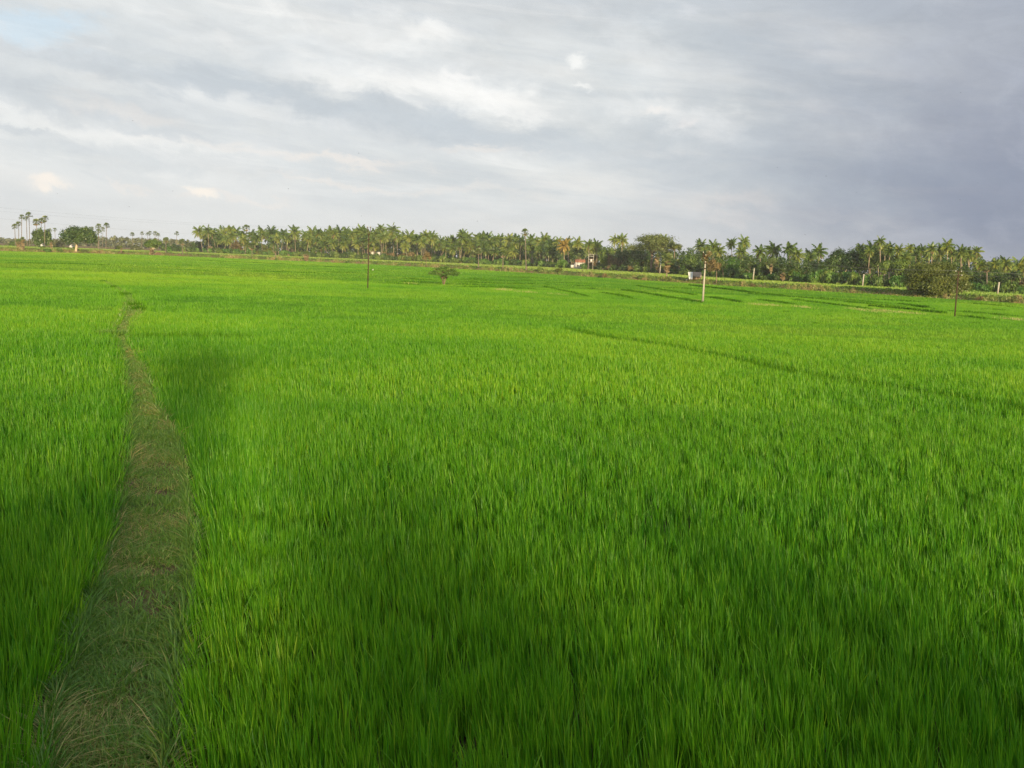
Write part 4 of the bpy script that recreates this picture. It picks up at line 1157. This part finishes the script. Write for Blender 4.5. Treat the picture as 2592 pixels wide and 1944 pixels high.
# far woods that read as one mass
def far_wood(pxs, tops, Ds, n, leaf, mat, label, seed, foot=0.0):
    rng = np.random.default_rng(seed); L = []
    for px in np.arange(pxs[0], pxs[-1], 5.0):
        D = float(np.interp(px, pxs, Ds)) + rng.uniform(-10, 50)
        x = xfor(px, D, 2.0)
        zt = zfor(float(np.interp(px, pxs, tops)) + rng.uniform(-1.5, 4), x, D)
        r = 6.5 * D / F * rng.uniform(.8, 1.3)
        for t in ((.85, 1.0), (.5, 1.1), (.15, 1.1)):
            L.append((x + rng.normal(0, r * .3), D + rng.normal(0, 4), 1.5 + (zt - 1.5) * t[0] - r * .25, r * t[1], r, (zt - 1.5) * .24))
    v, q, a = leaf_cloud(L, n, leaf, rng, .5, .2, .15)
    o = obj('distant_wood', mesh_np('distant_wood', v, q, None, {'rnd': a}), mat)
    return tag(o, label, 'woodland', None, 'stuff')


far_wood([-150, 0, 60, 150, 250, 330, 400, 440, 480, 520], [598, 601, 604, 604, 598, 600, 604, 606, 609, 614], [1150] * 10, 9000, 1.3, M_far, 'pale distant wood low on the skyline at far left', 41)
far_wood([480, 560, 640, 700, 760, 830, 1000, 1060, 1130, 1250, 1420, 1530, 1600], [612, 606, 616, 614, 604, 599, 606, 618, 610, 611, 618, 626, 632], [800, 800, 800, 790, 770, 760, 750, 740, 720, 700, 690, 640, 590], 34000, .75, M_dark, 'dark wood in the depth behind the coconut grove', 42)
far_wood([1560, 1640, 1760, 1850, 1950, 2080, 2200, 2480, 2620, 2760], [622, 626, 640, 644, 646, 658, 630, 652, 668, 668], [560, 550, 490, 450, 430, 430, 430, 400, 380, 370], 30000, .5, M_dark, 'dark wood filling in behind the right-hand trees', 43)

# ------------------------------------------------------------------ poles and wires
def steel_pole(px, pytop, pybase, label, fork=True):
    p = at(px, pybase, .42); x, y = p[0], p[1]
    zt = zfor(pytop, x, y)
    root = empty('power_pole', (x, y, 0), label, 'power pole', 'steel power poles in the rice')
    mb = MB(); zs = zt * .88
    mb.tube([(0, 0, -.5), (0, 0, zs * .5), (0, 0, zs)], [.085, .075, .065], 8)
    obj('shaft', mb.mesh('shaft', True), M_steel, root)
    tips = []
    mb = MB()
    if fork:
        for s_ in (-1, 1):
            mb.tube([(0, 0, zs * .96), (s_ * .16, 0, zs + .28), (s_ * .20, 0, zt - .14)], .045, 5)
        mb.box((-.2, 0, zt - .12), (.26, .08, .06)); mb.box((.2, 0, zt - .12), (.26, .08, .06))
        mb.box((0, 0, zs * .9), (.34, .1, .10)); mb.box((0, 0, zs * .82), (.26, .1, .10))
        tips = [(-.2, 0, zt), (.2, 0, zt), (0, 0, zs * .93)]
    else:
        for zz, w in ((zt - .1, .7), (zt - .55, .9), (zt - .95, .5)):
            mb.box((0, 0, zz), (w, .07, .07))
        mb.tube([(0, 0, zs), (0, 0, zt)], .05, 6)
        tips = [(-.33, 0, zt), (.33, 0, zt), (.42, 0, zt - .45)]
    obj('cross_arm', mb.mesh('cross_arm'), M_steel, root)
    for (a, b2, c2) in tips:
        mb = MB(); mb.tube([(a, b2, c2 - .10), (a, b2, c2 - .05), (a, b2, c2), (a, b2, c2 + .05)], [.03, .06, .045, .05], 7)
        obj('insulator', mb.mesh('insulator', True), M_pale, root)
    return [np.array([x + a, y + b2, c2 + .05]) for a, b2, c2 in tips]


T1 = steel_pole(931, 573, 727, 'slim rust brown steel pole with a forked two-pronged head')
T3 = steel_pole(2417, 686, 797, 'rust brown steel pole with crossed arms before the broad olive tree', False)
# concrete pole with a Y head
p = at(1779, 763, .42); zt = zfor(640, p[0], p[1])
root = empty('concrete_pole', (p[0], p[1], 0), 'pale square concrete pole with a dark Y-shaped head, standing in the rice', 'power pole')
top_dx = xfor(1787, p[1], zt) - p[0]
mb = MB()
for (za, zb2, ra, rb) in ((-.4, zt * .84, .17, .105),):
    v = []
    for z, r in ((za, ra), (zb2, rb)):
        sh = top_dx * max(0, z) / zt
        for a in (0.3, 1.87, 3.44, 5.01): v.append((sh + math.cos(a) * r, math.sin(a) * r, z))
    mb.add(v, [(0, 1, 5, 4), (1, 2, 6, 5), (2, 3, 7, 6), (3, 0, 4, 7), (4, 5, 6, 7), (3, 2, 1, 0)])
obj('shaft', mb.mesh('shaft'), M_conc, root)
mb = MB(); sx = top_dx
mb.tube([(sx * .80, 0, zt * .80), (sx * .9, 0, zt * .88), (sx - .30, 0, zt * .96), (sx - .34, 0, zt)], .07, 5)
mb.tube([(sx * .80, 0, zt * .80), (sx * .9, 0, zt * .88), (sx + .42, 0, zt * .97), (sx + .50, 0, zt * 1.02)], .07, 5)
mb.box((sx * .87, 0, zt * .70), (.32, .32, .12)); mb.box((sx * .87, 0, zt * .805), (.42, .34, .14)); mb.box((sx, 0, zt * .93), (.95, .08, .08))
obj('cross_arm', mb.mesh('cross_arm'), M_steel, root)
T2 = []
for a, c2 in ((-.34, zt), (.50, zt * 1.02), (0, zt * .95)):
    mb = MB(); mb.tube([(sx + a, 0, c2), (sx + a, 0, c2 + .06), (sx + a, 0, c2 + .14)], [.04, .07, .04], 7)
    obj('insulator', mb.mesh('insulator', True), M_pale, root)
    T2.append(np.array([p[0] + sx + a, p[1], c2 + .12]))
# fork of a dead creeper stem caught on the head
v, q, a = leaf_cloud([(sx * .95, 0, zt * .9, .5, .35, .55), (sx + .4, 0, zt * 1.0, .45, .3, .35)], 120, .11, np.random.default_rng(9), .2)
o = obj('dry_creeper', mesh_np('dry_creeper', v, q, None, {'rnd': a}), M_brown, None, (p[0], p[1], 0))
tag(o, 'dry brown creeper tangled round the head of the concrete pole', 'creeper')


def wire(a, b2, sag, lab, grp, r=.003):
    a, b2 = np.array(a), np.array(b2)
    t = np.linspace(0, 1, 25)[:, None]
    P_ = a + (b2 - a) * t; P_[:, 2] -= sag * 4 * (t * (1 - t))[:, 0]
    mb = MB(); mb.tube(P_, r, 4)
    tag(obj('power_line', mb.mesh('power_line'), M_wire), lab, 'power line', grp)


# next poles of the line lie outside the photo at either side: the wires run on to them
offL = [np.array([xfor(px, 70, 0), 70.0, 0]) for px in (-420,)][0]
for k, (py, nm) in enumerate(((478, 'upper'), (492, 'middle'), (505, 'lower'))):
    z = zfor(py, offL[0], 70.0)
    wire(T1[k], (offL[0], 70.0, z), .9, '%s thin wire crossing the sky from the forked steel pole to the left' % nm, 'wires to the left of the forked pole')
for k, nm in enumerate(('upper', 'middle', 'lower')):
    wire(T1[k], T2[k], .8, '%s thin wire between the forked steel pole and the concrete pole' % nm, 'wires between forked and concrete pole', .004)
    wire(T2[k], T3[k], .6, '%s thin wire from the concrete pole to the cross-armed steel pole' % nm, 'wires between concrete and cross-armed pole', .006)
    wire(T3[k], T3[k] + np.array([34, -14, .2]), .3, '%s thin wire leaving the cross-armed steel pole to the right' % nm, 'wires right of the cross-armed pole', .006)

# short concrete posts along the bank
for (px, pt, pb, lab) in ((1671, 670, 695, 'short concrete post between the two skirted palms, leaning a little'), (1907, 679, 709, 'short concrete post before the bushes below the coconut row'), (2184, 694, 726, 'short concrete post before the bright hedge of the dark wood'), (2526, 714, 747, 'short concrete post near the right edge')):
    D = tl(px) - 14 if px < 2500 else tl(px) - 22
    z0 = tz(px); x = xfor(px - 1, D, z0); zt = zfor(pt, x, D) - z0
    mb = MB(); dxx = .045 * zt
    v = [(dxx * t_ + ax * r, ay * r, zt * t_) for t_, r in ((-.1, .15), (1, .12)) for ax, ay in ((-1, -1), (1, -1), (1, 1), (-1, 1))]
    mb.add(v, [(0, 1, 5, 4), (1, 2, 6, 5), (2, 3, 7, 6), (3, 0, 4, 7), (4, 5, 6, 7), (3, 2, 1, 0)])
    mb.box((dxx * .97, 0, zt * .96), (.42, .10, .10))
    tag(obj('concrete_post', mb.mesh('concrete_post'), M_conc, None, (x, D, z0)), lab, 'post', 'concrete posts by the bank')

# transformer on its pole frame
D = tl(1495) - 12; z0 = tz(1495)
root = empty('pole_transformer', spot(1495, D, z0), 'pale pole-mounted electric transformer frame right of the white house', 'transformer')
m = D / F
zt = zfor(643, xfor(1495, D, z0), D) - z0
for sx, sy, top in ((-1, 0, 1.0), (1, .6, 1.0), (.62, -.8, .55)):
    mb = MB(); mb.box((sx * 6.4 * m, sy, zt * top / 2), (.2, .2, zt * top)); obj('pole', mb.mesh('pole'), M_conc, root)
for t_ in (.985, .86, .66, .48):
    mb = MB(); mb.box((0, .3, zt * t_), (13.6 * m, .14, .16)); obj('cross_bar', mb.mesh('cross_bar'), M_pale, root)
mb = MB(); mb.box((.1, .1, zt * .575), (.9, .8, 1.0)); mb.box((.1, .1, zt * .575 + .58), (.5, .5, .16))
tk = obj('tank', mb.mesh('tank'), M_white, root)
for s_ in (-.3, 0, .3):
    mb = MB(); mb.tube([(.1 + s_, .1, zt * .575 + .66), (.1 + s_, .1, zt * .575 + 1.0)], [.07, .04], 6); obj('bushing', mb.mesh('bushing'), M_tile, tk)


# ------------------------------------------------------------------ buildings
def gable(mb, w, d, z, h, over=.25):
    over = min(over, w * .06)
    w2, d2 = w / 2 + over, d / 2 + over
    v = [(-w2, -d2, z), (w2, -d2, z), (w2, d2, z), (-w2, d2, z), (-w2, 0, z + h), (w2, 0, z + h)]
    v += [(a, b2, c2 + .12) for a, b2, c2 in v]
    mb.add(v, [(0, 4, 5, 1), (2, 5, 4, 3), (6, 7, 11, 10), (8, 9, 10, 11), (0, 1, 7, 6), (2, 3, 9, 8), (0, 6, 10, 4), (3, 4, 10, 9), (1, 5, 11, 7), (2, 8, 11, 5)])


def house(px0, px1, pytop, pyroof, D, lab, wallmat, roofmat, name='house', rz=0.0, door=True, zb=None):
    pxm = (px0 + px1) / 2; z0 = tz(pxm) if zb is None else zb
    loc = spot(pxm, D, z0); m = D / F
    root = empty(name, loc, lab, 'house', None, rz)
    hw = zfor(pytop, loc[0], D) - z0; hr = max(.5, zfor(pyroof, loc[0], D) - z0 - hw); w = (px1 - px0) * m
    mb = MB(); mb.box((0, 0, hw / 2), (w, 4.0, hw)); wl = obj('wall', mb.mesh('wall'), wallmat, root)
    mb = MB(); gable(mb, w, 4.0, hw, hr); obj('roof', mb.mesh('roof'), roofmat, root)
    if door:
        mb = MB(); mb.box((w * .22, -2.02, .95), (.9, .08, 1.9)); obj('door', mb.mesh('door'), M_bark, root)
        mb = MB(); mb.box((-w * .25, -2.02, 1.5), (.7, .08, .8)); obj('window', mb.mesh('window'), M_steel, root)
    return root


house(1456, 1479, 664, 657, tl(1468) - 4, 'white house under a red clay tile roof beside the transformer', M_white, M_tile)
D = tl(1455) - 8
root = empty('white_shed', spot(1456, D, tz(1456)), 'white flat-roofed shed in front of the red tile roof', 'shed')
mm = D / F
mb = MB()
mb.box((.35 * 6 * mm, 0, 9 * mm / 2 + .4), (11 * mm, 2.6, 11 * mm)); obj('wall', mb.mesh('wall'), M_white, root)
mb = MB(); mb.box((-8 * mm, .3, 3.5 * mm + .4), (7 * mm, 2.0, 7 * mm)); obj('side_wall', mb.mesh('side_wall'), M_white, root)
mb = MB(); mb.box((.35 * 6 * mm, 0, 10 * mm + .75), (11.6 * mm, 2.9, .12)); obj('roof', mb.mesh('roof'), M_white, root)
house(180, 183, 622.5, 621.5, bankD(182) + 60, 'tiny white building glimpsed under the left side of the dome tree', M_white, M_white, door=False)
house(107, 109, 620, 619, bankD(108) + 60, 'tiny white building behind the reddish palmyra pair', M_white, M_white, door=False)
house(940, 946, 637.5, 634.5, tl(943) + 6, 'small white building between trunks right of the forked steel pole, left one', M_white, M_thatch, door=False)
house(954, 962, 640.5, 638, tl(958) + 4, 'small white building between trunks right of the forked steel pole, right one', M_white, M_white, door=False)
for k, (px, pt, w, dd) in enumerate(((176, 625, 14, 50), (187, 624, 12, 50), (108, 621, 14, 50), (941, 639, 16, 2), (958, 643, 18, 0), (968, 640, 14, 0), (950, 638, 12, 1))):
    D = (bankD(px) + dd) if dd > 20 else tl(px) + dd - 4
    bush(px, pt, 0, w, D, M_mid, k % 3, 'bush half hiding a small white building %s' % near(px), 'bushes before the white buildings')
# haystack
D = tl(731) + 55; loc = spot(731, D, tz(731)); r = 15 * D / F; h = zfor(611, loc[0], D) - tz(731)
mb = MB(); an = np.arange(18) * 2 * math.pi / 18; prof = [(1.0, -.02), (1.02, .3), (.98, .55), (.82, .78), (.5, .93), (.12, 1.0)]
v = np.array([(math.cos(a) * r * pr * (1 + .04 * math.sin(5 * a)), math.sin(a) * r * .7 * pr, h * pz) for pr, pz in prof for a in an])
i, j = np.meshgrid(np.arange(len(prof) - 1), np.arange(18), indexing='ij')
mb.add(v, np.stack([i * 18 + j, i * 18 + (j + 1) % 18, (i + 1) * 18 + (j + 1) % 18, (i + 1) * 18 + j], -1).reshape(-1, 4), [((len(prof) - 1) * 18 + k, (len(prof) - 1) * 18 + (k + 1) % 18, (len(prof) - 1) * 18 + (k + 9) % 18) for k in range(9)])
tag(obj('haystack', mb.mesh('haystack', True), solid('hay', (.17, .135, .075), (.28, .22, .13), 5.0, bump=.6), None, loc), 'domed brown haystack in the gap of the coconut grove', 'haystack')
# low hut by the concrete pole: thatch slope with a white sheet hung on its left end
D = bankD(1762) + 5; z0 = tz(1762) * .9; loc = spot(1762, D, z0); m = D / F
root = empty('field_hut', loc, 'low grey-brown thatched hut on the bank, partly covered by a white sheet', 'hut')
W_, H_ = 24 * m, zfor(689, loc[0], D) - z0
mb = MB()
v = [(-W_ / 2, -1.1, H_ * .42), (W_ / 2, -1.1, H_ * .30), (W_ / 2 + .1, .25, H_ * 1.0), (-W_ / 2, .25, H_ * .98), (-W_ / 2, 1.5, H_ * .4), (W_ / 2, 1.5, H_ * .4)]
v += [(a, b2, c2 + .1) for a, b2, c2 in v]
mb.add(v, [(1, 0, 3, 2), (2, 3, 4, 5), (6, 7, 8, 9), (9, 8, 11, 10), (0, 1, 7, 6), (0, 6, 9, 3), (3, 9, 10, 4), (2, 8, 7, 1), (5, 11, 8, 2), (4, 10, 11, 5)])
obj('roof', mb.mesh('roof'), M_thatch, root)
for ax in (-.46, .46):
    for ay in (-.95, 1.35):
        mb = MB(); mb.tube([(ax * W_, ay, -.2), (ax * W_, ay, H_ * .45)], .06, 6); obj('post', mb.mesh('post'), M_bark, root)
mb = MB(); mb.box((0, .3, H_ * .2), (W_ * .86, 1.7, H_ * .4)); obj('wall', mb.mesh('wall'), M_bark, root)
mb = MB(); nx, nz_ = 9, 7
v = []
for a in range(nx):
    for c2 in range(nz_):
        s_, t_ = a / (nx - 1), c2 / (nz_ - 1)
        v.append((-W_ / 2 - 12 * m * (1 - s_) * (1 - .25 * (1 - t_)) + .1, -1.25 - .12 * math.sin(9 * s_ + 2 * t_), H_ * (.02 + .98 * t_)))
i, j = np.meshgrid(np.arange(nx - 1), np.arange(nz_ - 1), indexing='ij')
mb.add(v, np.stack([i * nz_ + j, (i + 1) * nz_ + j, (i + 1) * nz_ + j + 1, i * nz_ + j + 1], -1).reshape(-1, 4))
sh = obj('sheet', mb.mesh('sheet', True), M_cloth, root); md = sh.modifiers.new('thickness', 'SOLIDIFY'); md.thickness = .02

# ------------------------------------------------------------------ birds
def bird_mesh():
    mb = MB()
    mb.tube([(0, -.16, 0), (0, -.08, .012), (0, .04, .01), (0, .13, .02), (0, .17, .02)], [.006, .034, .042, .028, .008], 7)
    for s_ in (-1, 1):
        v = [(0, .07, .02), (0, -.05, .02), (s_ * .17, .09, .10), (s_ * .17, -.03, .10), (s_ * .34, .03, .06)]
        v2 = [(a, b2, c2 - .008) for a, b2, c2 in v]
        mb.add(v + v2, [(0, 1, 3, 2), (5, 7, 8, 6), (0, 2, 7, 5), (1, 6, 8, 3)], [(2, 3, 4), (7, 9, 8), (2, 4, 9), (2, 9, 7), (3, 8, 9), (3, 9, 4)])
    mb.add([(-.05, -.24, 0), (.05, -.24, 0), (0, -.12, .012), (0, -.2, .02)], None, [(0, 1, 3), (1, 2, 3), (2, 0, 3), (0, 2, 1)])
    return mb.mesh('bird')


bm_ = bird_mesh(); bm_.materials.append(M_bird)
for (px, py, r, lab) in ((1861, 599, 5.5, 'small bird just above the pair of tall coconut palms'), (2038, 594, 4.5, 'small bird in the grey sky above the open row of coconut palms'), (336, 306, 5, 'small dark bird alone over the pale cloud bars at left'), (908, 388, 4.5, None), (437, 484, 4, None), (730, 478, 4, None), (915, 547, 4, None), (1043, 580, 4, None), (1208, 560, 4, None),
                         (2097, 220, 4, None), (2432, 235, 4, None), (1967, 424, 4, None), (2091, 446, 5, None), (2168, 488, 4.5, None), (2430, 506, 4.5, None), (2475, 463, 4, None), (327, 523, 3.5, None), (145, 490, 3.5, None)):
    d = ray(px, py); D = .55 * F / r
    pos = EYE + d * D
    o = obj('bird', bm_, None, None, pos)
    o.rotation_euler = (random.uniform(-.2, .3), random.uniform(-.4, .4), random.uniform(0, 6.28))
    tag(o, lab or 'tiny dark bird flying in the open sky', 'bird', 'birds in the sky')


def egret(px, py, D, z0, lab):
    root = empty('egret', spot(px, D, z0), lab, 'bird')
    mb = MB()
    mb.tube([(-.42, 0, .42), (-.2, 0, .50), (.05, 0, .56), (.2, 0, .60), (.24, 0, .74), (.18, 0, .9), (.26, 0, .98), (.33, 0, .98)], [.01, .12, .15, .09, .045, .035, .05, .02], 8)
    for s_ in (-.05, .05): mb.tube([(0, s_, .5), (.02, s_, .25), (0, s_, 0)], .014, 5)
    mb.tube([(.32, 0, .98), (.46, 0, .96)], [.016, .003], 5)
    b_ = obj('body', mb.mesh('body', True), M_egret, root); b_.scale = (.65,) * 3


egret(944, 684, at(944, 684, .3)[1], .05, 'white egret standing in the rice right of the forked steel pole')
egret(1738, 708, bankD(1738) + 2, .7, 'white egret on the bank in front of the hut')

# ------------------------------------------------------------------ trees along the road behind the viewer: they shade the near field
def shade_tree(x, y, h, w, zc, seed, n=5000, lab='tall roadside tree behind the viewer shading the near rice'):
    rng = np.random.default_rng(seed)
    root = empty('roadside_tree', (x, y, -.02), lab, 'tree', 'roadside trees behind the viewer')
    lobes = lobes_dome(w, h - zc, zc, 22, rng, .7)
    tree_parts(root, lobes, n, .46, M_mid, M_bark, zc + (h - zc) * .3, .25, rng, 8, .2)


for k, (x, y, h, w, zc) in enumerate(((-6, -56, 16.2, 12, 1.2), (0, -58, 16.6, 12, 1.0), (5, -55, 16.2, 11, .9), (10, -57, 15.3, 12, .9), (15, -55, 14.8, 12, .9), (20, -57, 14.7, 12, .8), (25, -55, 14.5, 12, .8), (30, -57, 13.5, 12, .8), (35, -55, 13.1, 12, .8), (40, -57, 13.1, 12, .8), (46, -56, 12.8, 13, .8), (-3, -63, 17.3, 11, 1.0), (7.5, -63, 16.3, 11, 1.0), (13, -62, 15.7, 11, 1.0), (18.5, -63, 15.7, 11, 1.0), (24, -62, 14.8, 11, 1.0), (32, -62, 14.1, 12, 1.0), (42, -62, 13.8, 13, 1.0))):
    shade_tree(x, y, h, w, zc, 500 + k, 1700)
shade_tree(12.8, -58, 21.2, 11.0, 17.2, 520, 36, 'tallest slim roadside tree behind the viewer, its crown shading the rice by the path')

# ------------------------------------------------------------------ evening haze between the field and the far trees
v = [(x, y, z) for z in (-1.2, 34) for x, y in ((-1500, -90), (1500, -90), (1500, 1900), (-1500, 1900))]
o = obj('haze', mesh_np('haze', v, [(3, 2, 1, 0), (4, 5, 6, 7), (0, 1, 5, 4), (1, 2, 6, 5), (2, 3, 7, 6), (3, 0, 4, 7)]))
hm = bpy.data.materials.new('haze'); hm.use_nodes = True; t = hm.node_tree; t.nodes.clear()
pv_ = t.nodes.new('ShaderNodeVolumePrincipled'); pv_.inputs['Color'].default_value = (.88, .91, .95, 1); pv_.inputs['Density'].default_value = .00011
mo = t.nodes.new('ShaderNodeOutputMaterial'); t.links.new(pv_.outputs[0], mo.inputs['Volume'])
o.data.materials.append(hm); tag(o, 'thin pale evening haze lying over the fields', 'haze', None, 'stuff')
